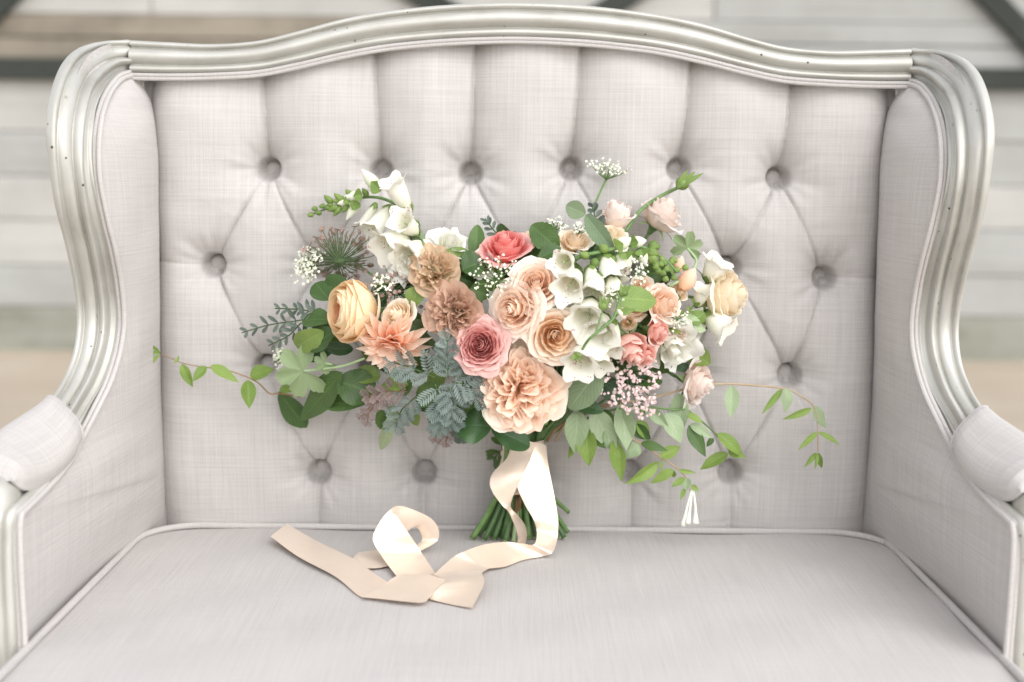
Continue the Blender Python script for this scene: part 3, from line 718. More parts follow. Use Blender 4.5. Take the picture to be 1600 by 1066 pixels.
def ranunculus(px, py, dpx, axis, dy=0, label=None):
    rg = np.random.default_rng(4); F = frame_from(axis, spin=.4); Rm = dpx * .5 * PSC
    org = at(px, py, dome(px, py) + dy) - nrm(axis) * Rm * .95; inner = MB(); outs = []; n = 46
    for i in range(n):
        f = (i + .5) / n; a0 = i * 2.39996 + rg.uniform(-.3, .3); S = Rm * (.42 + .60 * f)
        u = np.linspace(.03, 1, 10)[:, None]; v = np.linspace(-1, 1, 11)[None, :]
        end = 2.50 - 1.00 * f ** 1.5 + rg.uniform(-.08, .08)            # polar angle reached by the rim: inner ones nearly close
        th = end * u * (1 - .13 * np.abs(v) ** 2.5 * u); ang = a0 + v * (1.15 - .35 * f) * (.5 + .5 * np.sin(np.pi * u * .6))
        ph = rg.uniform(0, 6, 2); rr = S * (1 + .03 * v + .02 * u ** 3 * np.sin(5 * v + ph[0])) + Rm * .10 * np.clip((u - .8) / .2, 0, 1) ** 2 * f
        P = np.stack([rr * np.sin(th) * np.cos(ang), rr * np.sin(th) * np.sin(ang), Rm * (1.0) - rr * np.cos(th) * 1.05 + 0 * v], -1)
        U = np.stack(np.broadcast_arrays((v + 1) / 2, u * (.3 + .7 * f)), -1)
        (outs.append((P, U)) if i >= n - 11 else inner.grid(put(P, F, org), U))
    root = flower_obj('ranunculus', inner, PT['ranunculus'], label)
    for P, U in outs: bpart(MB().grid(put(P, F, org), U).build('petal', PT['ranunculus']), root)
    # one loose guard petal hanging out at the back
    P, U = petal(Rm * .95, Rm * .55, Rm * .35, -.2, .5, rg=rg); bpart(MB().grid(put(P, F, org), U).build('petal', PT['yellow']), root)
    stem_to_bind(org, axis, .0028, ST['green'], root); return root
def dahlia(px, py, dpx, axis, dy=0, label=None):
    rg = np.random.default_rng(9); F = frame_from(axis, spin=.2); Rm = dpx * .5 * PSC; org = at(px, py, dome(px, py) + dy) - nrm(axis) * Rm * .25
    rings = [(7, .20, 88), (8, .36, 80), (12, .58, 62), (15, .80, 44), (16, .96, 24), (16, 1.04, 4)]; inner = MB(); outs = []
    for ri, (cnt, L, el) in enumerate(rings):
        for i in range(cnt):
            a = 2 * np.pi * (i + .5 * (ri % 2)) / cnt + rg.uniform(-.10, .10); e = R(el + rg.uniform(-9, 9)); Lr = Rm * L * rg.uniform(.92, 1.06)
            u = np.linspace(0, 1, 8)[:, None]; v = np.linspace(-1, 1, 5)[None, :]
            w_ = Rm * .155 * np.sin(np.pi * np.clip(.10 + u * .78, 0, 1)) ** .8 * (1 - u ** 5 * .96)
            s = Lr * u; bend = Rm * .16 * u ** 2
            rr = s * np.cos(e) + bend * .3 * (1 if el > 30 else 0); zz = s * np.sin(e) - bend * (0.2 if el > 30 else .9) + w_ * .75 * np.abs(v) ** 1.6
            tx = np.array([-math.sin(a), math.cos(a)]); P = np.stack([rr * math.cos(a) + v * w_ * tx[0], rr * math.sin(a) + v * w_ * tx[1], zz + 0 * v], -1)
            U = np.stack(np.broadcast_arrays((v + 1) / 2, u), -1); (outs.append((P, U)) if ri >= 4 else inner.grid(put(P, F, org), U))
    root = flower_obj('dahlia', inner, PT['peachy'], label)
    for P, U in outs: bpart(MB().grid(put(P, F, org), U).build('petal', PT['peachy']), root)
    stem_to_bind(org - F[:, 2] * .01, axis, .0028, ST['green'], root); return root
def bell(base, mouth, wmouth, lip=.35, m=None, parent=None, rg=rng, speck=True, ncl=True, face=None):
    """foxglove bell from base point to mouth point (world)"""
    base, mouth = np.array(base), np.array(mouth); ax = mouth - base; L = np.linalg.norm(ax); F = frame_from(ax, up=(0, -1, .2))
    u = np.linspace(0, 1, 14)[:, None]; a = np.linspace(0, 2 * np.pi, 24, endpoint=False)[None, :]
    prof = np.interp(u[:, 0], [0, .06, .18, .35, .6, .82, .93, 1], [.16, .42, .62, .80, .98, 1.02, 1.16, 1.48])[:, None]
    e_ = np.clip((u - .70) / .30, 0, 1) ** 1.4; pa = rg.uniform(0, 6)
    low = np.clip(np.cos(a - np.pi / 2 * 3), 0, 1) ** 2
    lobe = 1 + e_ * (.16 * np.cos(5 * a + pa) + .05 * np.cos(11 * a + pa * 2) + .16 * low)
    r = wmouth * .5 * prof * lobe * .80; z = L * (u + e_ * (.07 * np.cos(5 * a + pa + .5) + .16 * low - .06))
    bendv = .12 * L * u ** 2
    P = np.stack([r * np.cos(a), r * np.sin(a) - 0 * u, z], -1)
    U = np.stack(np.broadcast_arrays(a / (2 * np.pi), u), -1)
    mb = MB().grid(put(P, F, base), U, closed_v=True, mi=0)
    Pi = np.stack([r * .955 * np.cos(a), r * .955 * np.sin(a), z + 0 * a], -1); mb.grid(put(Pi, F, base), U, closed_v=True, flip=True, mi=1)
    o = mb.build('bell', [PT['bell'], PT['throat']]); bpart(o, parent)
    st_ = np.array(base) + ax * .30; e_s = np.array(base) + ax * .78; bpart(MB().tube([st_, (st_ + e_s) / 2 + np.array([0, 0, -.001]), e_s], [.0009, .0008, .0018], 6, 8).build('stamen', ST['palegreen']), parent)
    c = MB(); 
    for i in range(5):
        aa = 2 * np.pi * i / 5; uu = np.linspace(0, 1, 5)[:, None]; vv = np.linspace(-1, 1, 3)[None, :]
        w_ = wmouth * .16 * np.sin(np.pi * np.clip(.15 + uu * .8, 0, 1)) * (1 - uu ** 4); rr = wmouth * (.06 + .30 * uu ** .7); zz = L * (-.03 + .30 * uu)
        Q = np.stack([rr * np.cos(aa) - vv * w_ * np.sin(aa), rr * np.sin(aa) + vv * w_ * np.cos(aa), zz + 0 * vv], -1); c.grid(put(Q, F, base))
    bpart(c.build('calyx', SEPAL), parent); return o
def bud(p0, p1, r, m, parent, name='bud', tip=.25):
    p0, p1 = np.array(p0), np.array(p1); F = frame_from(p1 - p0); L = np.linalg.norm(p1 - p0)
    u = np.linspace(0, 1, 9)[:, None]; a = np.linspace(0, 2 * np.pi, 10, endpoint=False)[None, :]
    rr = r * np.sin(np.pi * np.clip(.04 + u ** .85 * .94, 0, 1)) ** .75 * (1 - tip * u ** 2)
    P = np.stack([rr * np.cos(a), rr * np.sin(a), L * u + 0 * a], -1)
    o = MB().grid(put(P, F, p0), np.stack(np.broadcast_arrays(a / 6.283, u), -1), closed_v=True).build(name, m); return bpart(o, parent)
def leaf_mesh(p0, p1, wd, nor=(0, -1, 0.25), fold=.22, curl=.12, serr=0.0, nserr=9, wave=.0, shape='ovate', roll=0.0, heart=0.0, nu=13, nv=7, rg=rng):
    p0, p1 = np.array(p0, float), np.array(p1, float); D = p1 - p0; L = np.linalg.norm(D); d = D / L
    n0 = np.array(nor, float); n0 = nrm(n0 - d * np.dot(n0, d)); s = np.cross(d, n0)
    if roll: c_, s_ = math.cos(roll), math.sin(roll); n0, s = n0 * c_ + s * s_, s * c_ - n0 * s_
    nu2 = nu if not serr else max(nu, nserr * 4 + 1)
    u = np.linspace(0, 1, nu2)[:, None]; v = np.linspace(-1, 1, nv)[None, :]
    pk = {'ovate': (.95, .40), 'lance': (.9, .45), 'oval': (.62, .5), 'obov': (.6, .62)}[shape]
    uu = np.clip(u, 0, 1); e = math.log(.5) / math.log(pk[1])
    w_ = np.sin(np.pi * uu ** e) ** pk[0]
    w_ = w_ * wd * .5
    if serr:
        saw = (u * nserr) % 1.0; w_ = w_ * (1 + serr * (saw - .5)) 
    back = heart * wd * .35 * np.abs(v) * np.clip(1 - u * 5, 0, 1)
    ph = rg.uniform(0, 6, 2)
    z = fold * np.abs(v) * w_ - curl * L * (u - .12) ** 2 + curl * L * .2 + wave * w_ * np.sin(u * 11 + v * 2 + ph[0]) * np.abs(v) + .03 * L * np.sin(u * 3 + ph[1])
    P = p0 + d * (L * u - back)[..., None] + s * (v * w_)[..., None] + n0 * z[..., None]
    return P, np.stack(np.broadcast_arrays((v + 1) / 2, u), -1)
def pinnate(mb, p0, p1, wd, rg, nor=(0, -1, .3), nb=7):
    p0, p1 = np.array(p0), np.array(p1); D = p1 - p0; L = np.linalg.norm(D); d = D / L; n0 = np.array(nor, float); n0 = nrm(n0 - d * np.dot(n0, d)); s = np.cross(d, n0)
    c_ = rg.uniform(.05, .35)
    ax = lambda t: p0 + d * L * t - n0 * c_ * L * t * t
    for sd in (-1, 1):
        for i in range(nb):
            t = .08 + .90 * i / nb; wl = wd * .60 * math.sin(math.pi * (.16 + .74 * t)) ** .8; b0 = ax(t); e = b0 + (s * sd * .80 + d * .62 + n0 * .28) * wl
            P, U = leaf_mesh(b0, e, L / nb * .68, nor=n0 + s * rg.uniform(-.3, .3), fold=.25, curl=.1, shape='oval', nu=5, nv=3, rg=rg); mb.grid(P, U)
    P, U = leaf_mesh(ax(.86), ax(1.04), wd * .22, nor=n0, nu=5, nv=3, rg=rg); mb.grid(P, U)
    mb.tube([ax(0), ax(.5), ax(.95)], .0005, 4, 6, cap=False)
def leaf(a, b, wpx, kind='dark', Ya=None, Yb=None, parent=None, dy=0.0, dyb=None, name='leaf', nor=None, **kw):
    Ya = (dome(*a) if Ya is None else Ya) + dy; Yb = (dome(*b) if Yb is None else Yb) + (dy if dyb is None else dyb)
    rg = np.random.default_rng(int(a[0] * 3 + a[1] * 7 + b[0])); n_ = np.array([rg.uniform(-.55, .55), -1, rg.uniform(-.1, .7)]) if nor is None else nor
    kw.setdefault('fold', rg.uniform(.12, .42)); kw.setdefault('curl', rg.uniform(.02, .26)); kw.setdefault('wave', rg.uniform(.0, .12))
    P, U = leaf_mesh(at(*a, Ya), at(*b, Yb), wpx * PSC, nor=n_, rg=rg, **kw)
    return bpart(MB().grid(P, U).build(name, LF[kind]), parent)
def umbel(px, py, rpx, axis, nray, nfl, fr, dy, fm, name, label=None, rays=None, cup=.35, stempts=None, stalk=None, dots=True, rayL=1.0, star=False, spr=1.5):
    rg = np.random.default_rng(int(px + py * 3)); F = frame_from(axis); Rm = rpx * PSC; Y = dome(px, py) + dy; c = at(px, py, Y); org = c - nrm(axis) * Rm * rayL
    st = MB(); heads = []
    for i in range(nray):
        f = math.sqrt((i + .5) / nray); a = i * 2.39996; r = Rm * f * rg.uniform(.9, 1.08); z = Rm * rayL * (1.0 - cup * f ** 2) + Rm * rg.uniform(-.06, .06)
        tip = put(np.array([[r * math.cos(a), r * math.sin(a), z]]), F, org)[0]; md = put(np.array([[r * .62 * math.cos(a), r * .62 * math.sin(a), z * .50]]), F, org)[0]
        st.tube([org, md, tip], .0007, 4, 6, cap=False); heads.append(tip)
    root = flower_obj(name, st, stalk or PED_D, label); fl = MB()
    for tip in heads:
        for j in range(nfl):
            o_ = tip + rg.normal(0, fr * spr, 3) * (np.array([1, .6, 1]) if nfl > 1 else 0); rr = fr * rg.uniform(.7, 1.2)
            nn = nrm(F[:, 2] * .7 + rg.normal(0, .5, 3) + np.array([0, -.5, .2])); G = frame_from(nn, spin=rg.uniform(0, 6)); k_ = 10 if not star else 16
            aa = np.linspace(0, 2 * np.pi, k_, endpoint=False); rad = np.where(np.arange(k_) % 2 == 0, rr, rr * (.55 if not star else .72))
            V = np.vstack([[0, 0, -rr * .1], np.stack([rad * np.cos(aa), rad * np.sin(aa), np.where(np.arange(k_) % 2 == 0, rr * .15, 0)], 1), [0, 0, rr * .18]])
            fs = [(0, 1 + (q + 1) % k_, 1 + q) for q in range(k_)] + [(k_ + 1, 1 + q, 1 + (q + 1) % k_) for q in range(k_)]
            fl.poly(put(V, G, o_), fs)
    fo = fl.build('florets', fm, smooth=False); fo['kind'] = 'stuff'; bpart(fo, root)
    if stempts is not None: bpart(MB().tube([org] + [np.array(p) for p in stempts], .0018, 6).build('stem', ST['green']), root)
    return root
# ---------------------------------------------------------------- flowers of the bouquet
rose(838, 443, 86, (-.08, -1, .42), 'blush', -.030, n=34, label='blush peach rose, topmost of the three open ones')
rose(802, 484, 88, (-.55, -1, .05), 'blush', -.026, n=34, label='blush peach rose facing left beside the pink rose')
rose(868, 524, 92, (.10, -1, .06), 'apricot', -.034, n=32, label='peach rose with a golden heart above the carnation')
rose(749, 539, 96, (-.10, -1, .22), 'pink', -.036, n=64, label='dusty pink rose packed with petals', outer=12, flare=.16, hfac=.80, ruf=.07)
rose(789, 386, 84, (-.15, -.50, .85), 'coral', .004, n=24, label='coral red rose seen from the side at the back', hfac=1.15, flare=.34)
rose(838, 372, 50, (.3, -.4, .9), 'antique', .03, n=20)
rose(621, 494, 66, (-.55, -.75, .5), 'cream', -.016, n=22, label='small cream rose above the dahlia', hfac=1.15)
rose(963, 340, 72, (-.25, -.25, .95), 'palepink', .035, n=20, hfac=1.35, flare=.12, label='pale pink rose bud at the back')
rose(1033, 336, 86, (.50, -.20, .85), 'palepink', .030, n=24, hfac=1.25, flare=.2, sep=True, label='pale pink rose seen from below, green sepals showing')
rose(897, 374, 62, (.0, -.6, .8), 'cream', .02, n=20)
rose(956, 368, 60, (.1, -.6, .8), 'yellow', .024, n=20)
rose(1038, 476, 72, (.60, -.75, .30), 'blush', -.010, n=24, hfac=1.15, label='blush rose turned to the right above the coral buds')
rose(1028, 518, 54, (.70, -.65, -.10), 'salmon', -.018, n=18, hfac=1.2, flare=.2)
rose(984, 541, 68, (.40, -.62, -.62), 'salmon', -.020, n=18, hfac=1.5, flare=.06, label='coral rose bud hanging downward', sep=True)
rose(1010, 556, 44, (.55, -.75, -.35), 'salmon', -.022, n=16, hfac=1.2)
rose(990, 476, 50, (.1, -.9, .4), 'apricot', .006, n=18)
rose(1064, 512, 48, (.45, -.8, .2), 'palepink', .004, n=14, flare=.35)
rose(1004, 446, 40, (.2, -.85, .45), 'blush', -.006, n=14)
rose(1062, 458, 38, (.5, -.7, .5), 'cream', .012, n=13)
rose(980, 503, 34, (-.3, -.9, .2), 'apricot', .0, n=12)
rose(1138, 462, 120, (.86, -.42, .18), 'yellow', .012, n=30, sep=True, hfac=1.05, flare=.22, label='large butter yellow rose facing right, stem side showing')
rose(1092, 598, 84, (.82, -.48, -.12), 'palepink', .020, n=24, sep=True, hfac=1.1, label='pale pink rose low on the right')
ruffled(813, 607, 124, (-.02, -1, .12), 'carnation', -.030, n=60, hf=1.25, label='frilly peach carnation above the ribbon', gkind='cream', outer=8, spread=1.1, ruf=.17)
ruffled(677, 420, 78, (-.15, -.85, .45), 'antique', -.004, n=36, name='lisianthus', label='ruffled olive and tan bloom, upper of two', outer=9, ruf=.15, hf=1.7)
ruffled(708, 485, 84, (-.25, -.95, .2), 'brown', -.018, n=38, name='lisianthus', label='ruffled brown bloom, lower of two', outer=9, ruf=.15, hf=1.7)
rose(702, 378, 66, (.2, -.6, .7), 'white', .02, n=11, name='white_bloom', outer=8, flare=.50, hfac=.95, ruf=.16)
rose(640, 412, 69, (-.3, -.9, .2), 'white', .004, n=11, name='white_bloom', outer=8, flare=.50, hfac=.95, ruf=.16)
rose(1052, 545, 96, (.30, -.85, -.45), 'white', .0, n=11, name='white_bloom', outer=8, flare=.50, hfac=.95, ruf=.16)
rose(1078, 520, 64, (.5, -.8, -.2), 'white', .016, n=11, name='white_bloom', outer=8, flare=.50, hfac=.95, ruf=.16)
rose(920, 512, 92, (.0, -1, .1), 'white', .002, n=11, name='white_bloom', outer=8, flare=.50, hfac=.95, ruf=.16)
rose(752, 412, 46, (-.2, -.9, .4), 'white', .01, n=11, name='white_bloom', outer=8, flare=.50, hfac=.95, ruf=.16)
ranunculus(545, 487, 92, (-.80, -.52, .10), -.020, 'butter yellow ranunculus opening to the left')
dahlia(610, 543, 126, (-.15, -.62, -.52), -.024, 'peach dahlia with pointed petals')

def foxglove(stem, bells, buds, dy, label):
    sp = [at(x, y, dome(x, y) + dy + (o if o else 0)) for x, y, o in stem]
    root = flower_obj('foxglove', MB().tube(sp, [.0034, .003, .002, .0012], 7, 40), ST['green'], label)
    for (bx, by, mx, my, wpx, fr) in bells:
        y0 = dome(bx, by) + dy; bell(at(bx, by, y0), at(mx, my, y0 - fr), wpx * .92 * PSC, parent=root)
    for (bx, by, tx, ty, wpx, kd) in buds:
        y0 = dome(bx, by) + dy - .004; y1 = y0 - .006
        bud(at(bx, by, y0), at(tx, ty, y1), wpx * .5 * PSC, {'w': M_BUDW, 'g': LF['mid'], 'd': ST['green']}[kd], root)
        if kd == 'w':
            p0, p1 = at(bx, by, y0), at(tx, ty, y1); q = p0 + (p1 - p0) * .45
            P, U = leaf_mesh(p0 - (p1 - p0) * .05, q, wpx * 1.15 * PSC, nor=(0, -1, .3), fold=.7, curl=-.1); bpart(MB().grid(P + np.array([0, -wpx * .5 * PSC, 0]), U).build('sepal', SEPAL), root)
    return root
rgb_ = np.random.default_rng(21)
tipbuds = [(484 + 6.5 * i + rgb_.uniform(-2, 2), 334 - 2.6 * i + rgb_.uniform(-5, 5)) for i in range(9)]
foxglove([(663, 400, .01), (655, 362, 0), (634, 330, 0), (600, 311, 0), (566, 309, 0), (526, 321, 0), (484, 336, 0)],
  [(640, 333, 612, 282, 42, .012), (612, 322, 580, 364, 40, .022), (652, 366, 626, 342, 40, .03), (640, 362, 597, 390, 54, .026), (660, 380, 632, 405, 50, .03), (588, 318, 565, 357, 24, .008), (648, 345, 640, 375, 36, .02)],
  [(594, 298, 565, 265, 23, 'w'), (566, 306, 537, 308, 19, 'w'), (545, 314, 527, 319, 13, 'w'), (560, 316, 541, 344, 17, 'w'), (530, 322, 512, 330, 13, 'g'), (552, 310, 540, 296, 13, 'g'), (520, 318, 506, 305, 12, 'g'), (575, 308, 566, 294, 11, 'g'), (537, 316, 522, 302, 12, 'g'), (533, 322, 521, 338, 11, 'g'), (545, 318, 534, 333, 11, 'g')] +
  [(x + 5, y - 1, x - 5, y + rgb_.uniform(-3, 3), 9.5, 'g') for x, y in tipbuds], .012, 'white foxglove spike arching out to the left')
tb2 = [(1030 + 8 * math.cos(i * 2.4) * (1 + i * .12) + i * 1.6, 411 + 7 * math.sin(i * 2.4) * (1 + i * .1) + i * .8) for i in range(16)]
foxglove([(893, 412, .01), (906, 401, 0), (943, 393, -.004), (985, 383, -.008), (1016, 391, -.01), (1043, 409, -.01), (1058, 426, -.01)],
  [(893, 404, 877, 411, 36, .034), (903, 424, 886, 453, 46, .042), (922, 415, 927, 455, 38, .016), (945, 398, 955, 442, 46, .018), (936, 428, 922, 468, 46, .036), (955, 430, 962, 468, 42, .02), (926, 470, 914, 504, 54, .044), (940, 492, 936, 528, 54, .042), (916, 532, 904, 573, 50, .040), (958, 500, 952, 548, 42, .02), (938, 540, 940, 575, 36, .02), (965, 395, 972, 425, 26, .01)],
  [(963, 386, 986, 372, 22, 'w'), (986, 380, 1010, 376, 20, 'w'), (975, 395, 985, 418, 20, 'w'), (1000, 390, 1009, 415, 19, 'w'), (948, 395, 938, 381, 16, 'g'), (920, 402, 905, 395, 14, 'g'), (1012, 384, 1032, 386, 20, 'g'), (1010, 392, 1030, 398, 19, 'g'), (1016, 396, 1024, 414, 18, 'g'), (932, 404, 925, 420, 15, 'g'), (955, 400, 960, 414, 14, 'g'), (990, 392, 994, 408, 15, 'g')] +
  [(x - 4, y - 2, x + 5, y + 3, 11, 'g') for x, y in tb2], -.022, 'white foxglove spike with green buds on the right')
foxglove([(1085, 470, .02), (1098, 480, .01), (1110, 492, 0)], [(1100, 492, 1138, 516, 50, .012), (1104, 440, 1124, 408, 50, .006), (1088, 480, 1100, 452, 30, .01)], [(1110, 492, 1120, 505, 10, 'g')], .016, 'white foxglove bells behind the yellow rose')
# apricot bud, spray buds on twigs
for (a, b, r_, m_) in (((1064, 452), (1086, 420), 15, PT['peachy']), ((1058, 425), (1066, 400), 9, PT['peachy'])):
    bpart(bud(at(*a, dome(*a) + .0), at(*b, dome(*b) - .002), r_ * PSC, m_, None, 'apricot_bud'))
def twig(pts, r, m, buds, label, dy):
    P = [at(x, y, dome(x, y) + dy + o) for x, y, o in pts]
    root = flower_obj('bud_twig', MB().tube(P, r, 6, 30), ST[m], label)
    for (bx, by, tx, ty, wd, kd) in buds:
        y0 = dome(bx, by) + dy - .001; bud(at(bx, by, y0), at(tx, ty, y0 - .002), wd * .5 * PSC, LF['mid'] if kd != 'w' else PT['palepink'], root)
        for q in (-1, 0, 1):
            P_, U_ = leaf_mesh(at(bx, by, y0 - wd * .4 * PSC), at(tx + (tx - bx) * .45 + q * wd * .5, ty + (ty - by) * .45 + q * wd * .1, y0 - wd * .35 * PSC), wd * .36 * PSC, shape='lance', curl=.0); bpart(MB().grid(P_, U_).build('sepal', SEPAL), root)
    return root
twig([(978, 362, .03), (1000, 330, .012), (1030, 308, .006), (1060, 293, 0)], .0026, 'green', [(1058, 294, 1078, 276, 25, 'g')], 'rose bud on a long stem reaching up right', .0)
twig([(905, 556, .03), (918, 533, .0), (938, 515, -.004), (958, 498, -.006), (968, 470, -.004), (973, 458, 0)], .0020, 'green', [(905, 552, 900, 560, 15, 'g'), (972, 463, 976, 449, 16, 'g')], 'thin green twig with tiny round buds over the white bells', -.075)
bt = twig([(929, 525, 0), (937, 500, 0), (942, 483, 0)], .0014, 'green', [(941, 485, 944, 469, 15, 'g')], None, -.079)
twig([(940, 512, 0), (955, 500, .004), (966, 490, 0)], .0016, 'green', [(966, 492, 977, 484, 24, 'w')], None, -.072)

# ---- umbels
umbel(529, 394, 56, (-.12, .86, .42), 84, 1, .0058, .040, FLO_R, 'umbel', 'dark dusky umbel seen from beneath at upper left', cup=.45, stalk=PED_D, rayL=.55, star=True, stempts=[at(545, 404, -.10), at(575, 425, -.12), at(640, 470, -.12)])
umbel(612, 448, 40, (-.1, -.9, .4), 34, 2, .0036, .006, FLO_R, 'umbel', 'dusky umbel behind the ranunculus', rayL=.5, star=True)
umbel(992, 596, 50, (.2, -.95, -.1), 26, 9, .0030, -.022, FLO_P, 'umbel', 'pink flecked lacy umbel under the coral buds', rayL=.7, star=True, cup=.5)
umbel(1002, 640, 22, (.1, -.9, -.4), 6, 8, .0030, -.015, FLO_P, 'umbel', rayL=.9, star=True)
umbel(478, 412, 27, (-.55, -.75, .3), 26, 5, .0030, .0, FLO_W, 'umbel', 'small white umbel at the left edge', rayL=.6, stalk=ST['green'], stempts=[at(505, 425, -.10), at(540, 442, -.12)])
umbel(432, 556, 17, (-.8, -.5, .2), 16, 4, .0026, .004, FLO_W, 'umbel', rayL=.8, stalk=ST['green'])
umbel(951, 258, 33, (.12, -.25, .97), 16, 5, .0025, .018, FLO_W, 'umbel', 'tiny white umbel on a tall thin stem at the top', rayL=.75, cup=.25, stalk=ST['green'], stempts=[at(938, 300, -.09), at(918, 345, -.12), at(898, 394, -.14)])
umbel(772, 430, 33, (-.1, -.9, .4), 18, 4, .0024, -.034, FLO_W, 'umbel', 'open sprig of tiny white florets beside the peach roses', rayL=.8, cup=.3, stalk=ST['green'])
umbel(868, 348, 17, (.0, -.5, .9), 12, 3, .0024, .02, FLO_W, 'umbel', rayL=.9, stalk=ST['green'])
umbel(595, 440, 15, (-.1, -.8, .5), 9, 4, .0026, -.02, FLO_W, 'umbel', rayL=.9, stalk=ST['green'])
umbel(998, 425, 17, (.1, -.9, .3), 12, 3, .0026, -.035, FLO_W, 'umbel', rayL=.8, stalk=ST['green'])

# ---- leaves set straight into the bouquet
L_ = leaf
L_((768, 668), (711, 664), 62, 'rose', dy=-.03, serr=.06, nserr=16, shape='oval', fold=.10, curl=.15)
L_((768, 670), (829, 697), 46, 'rose', dy=-.035, serr=.06, nserr=16, shape='oval', fold=.18, curl=.10, nor=(.1, -1, .75))
L_((940, 572), (888, 640), 52, 'sage', dy=-.022, serr=.05, nserr=14, shape='oval', fold=.10, curl=.08, nor=(-.2, -1, .25))
L_((885, 560), (868, 618), 44, 'rose', dy=.0, shape='oval'); L_((872, 560), (895, 600), 40, 'dark', dy=.01)
L_((958, 467), (1029, 467), 42, 'mid', dy=-.055, serr=.12, nserr=10, shape='oval', fold=.08, nor=(0, -1, .45))
L_((830, 352), (872, 388), 42, 'dark', dy=-.012, serr=.10, nserr=8, shape='oval', fold=.15)
L_((876, 388), (838, 404), 26, 'dark', dy=-.018, shape='ovate'); L_((722, 422), (756, 408), 48, 'dark', dy=.004, serr=.08, nserr=9, shape='oval')
L_((915, 335), (884, 321), 30, 'sage', dy=-.010, serr=.1, nserr=8, shape='oval'); L_((915, 336), (957, 392), 30, 'sage', dy=-.014, serr=.08, nserr=10, shape='oval', fold=.3, curl=.2)
L_((535, 582), (464, 660), 50, 'dark', dy=.0, fold=.15, shape='ovate', nor=(-.2, -1, .3)); L_((441, 619), (478, 670), 42, 'dark', dy=.012, shape='oval', heart=.7, fold=.12)
L_((506, 632), (566, 630), 30, 'dark', dy=.01, shape='lance'); L_((528, 596), (588, 615), 60, 'dark', dy=.004, shape='oval', serr=.04, nserr=12)
L_((520, 503), (469, 498), 36, 'dark', dy=-.004, serr=.08, nserr=8, shape='oval', wave=.1); L_((508, 515), (456, 546), 40, 'mid', dy=-.008, serr=.08, nserr=8, shape='oval', wave=.12)
L_((528, 516), (478, 546), 36, 'dark', dy=-.012, serr=.08, nserr=8, shape='oval', wave=.12); L_((515, 470), (492, 440), 40, 'dark', dy=.012, shape='oval'); L_((545, 440), (500, 460), 44, 'dark', dy=.02, shape='oval')
L_((612, 640), (597, 708), 24, 'geranium', dy=-.004, serr=.18, nserr=8, shape='oval', wave=.15); L_((615, 632), (622, 660), 22, 'mid', dy=-.008, serr=.12, nserr=6, shape='oval')
L_((590, 640), (610, 672), 30, 'dark', dy=.004, serr=.1, nserr=7, shape='oval'); L_((655, 640), (640, 662), 30, 'mid', dy=.006, serr=.1, nserr=7, shape='oval')
L_((1078, 505), (1102, 488), 24, 'mid', dy=-.004, serr=.14, nserr=6, shape='oval', wave=.15); L_((1070, 492), (1090, 520), 26, 'geranium', dy=-.004, serr=.14, nserr=6, shape='oval', wave=.15); L_((1082, 510), (1104, 516), 18, 'geranium', dy=-.004, serr=.14, nserr=6)
L_((1060, 408), (1050, 430), 22, 'mid', dy=.0);  L_((640, 448), (668, 462), 30, 'dark', dy=.008); L_((735, 450), (765, 465), 36, 'dark', dy=.01); L_((640, 500), (660, 530), 32, 'dark', dy=.006); L_((655, 448), (640, 484), 30, 'mid', dy=.004)
L_((790, 560), (800, 545), 22, 'mid', dy=.004); L_((848, 625), (880, 640), 40, 'rose', dy=.006)
# geranium leaves: five lobes on a stalk
def lobed(px, py, rpx, dirdeg, dy, stalk, label=None):
    Y = dome(px, py) + dy; cen_ = at(px, py, Y); rg = np.random.default_rng(int(px)); nl = 5; na = 101; nr = 12
    th = np.linspace(-2.55, 2.55, na)[None, :]; rr = np.linspace(0.02, 1, nr)[:, None]; lob = (th / 5.10 + .5) * nl
    ph = (lob % 1.0) - .5; env = 1 - .16 * (np.abs(th) / 2.55) ** 2
    edge = (1 - .42 * np.abs(2 * ph) ** 2.2) * env * (1 + .035 * np.sin(lob * 2 * np.pi * 3) + .03 * np.sin(lob * 2 * np.pi * 7 + 1)) * (1 + .06 * np.sin(th * 1.3 + rg.uniform(0, 6)))
    Rr = rpx * PSC * rr * edge; d0 = R(dirdeg); A = th + d0
    z = -.10 * rpx * PSC * rr ** 1.5 * np.cos(2 * np.pi * ph) + .12 * rpx * PSC * rr ** 2 * np.sin(th * 2 + 1) + .03 * rpx * PSC * rr ** 2 * np.sin(lob * 9)
    P = np.stack([Rr * np.cos(A), -z * .9 - .25 * Rr * np.sin(A), Rr * np.sin(A) + 0 * z], -1) + cen_
    U = np.stack(np.broadcast_arrays(ph + .5, rr), -1)
    root = flower_obj('geranium_leaf', MB().grid(P, U), LF['geranium'], label)
    bpart(MB().tube([cen_] + [at(x, y, dome(x, y) + dy + .004) for x, y in stalk], .0021, 6).build('stem', ST['palegreen']), root); return root
lobed(474, 580, 48, 195, -.006, [(500, 577), (535, 572), (570, 560)], 'pale lobed geranium leaf on a stalk at the left')
lobed(508, 567, 20, 215, .0, [(520, 570)]); lobed(1074, 388, 28, 80, -.004, [(1088, 408), (1076, 430), (1045, 448)], 'pale lobed geranium leaf above the apricot bud')
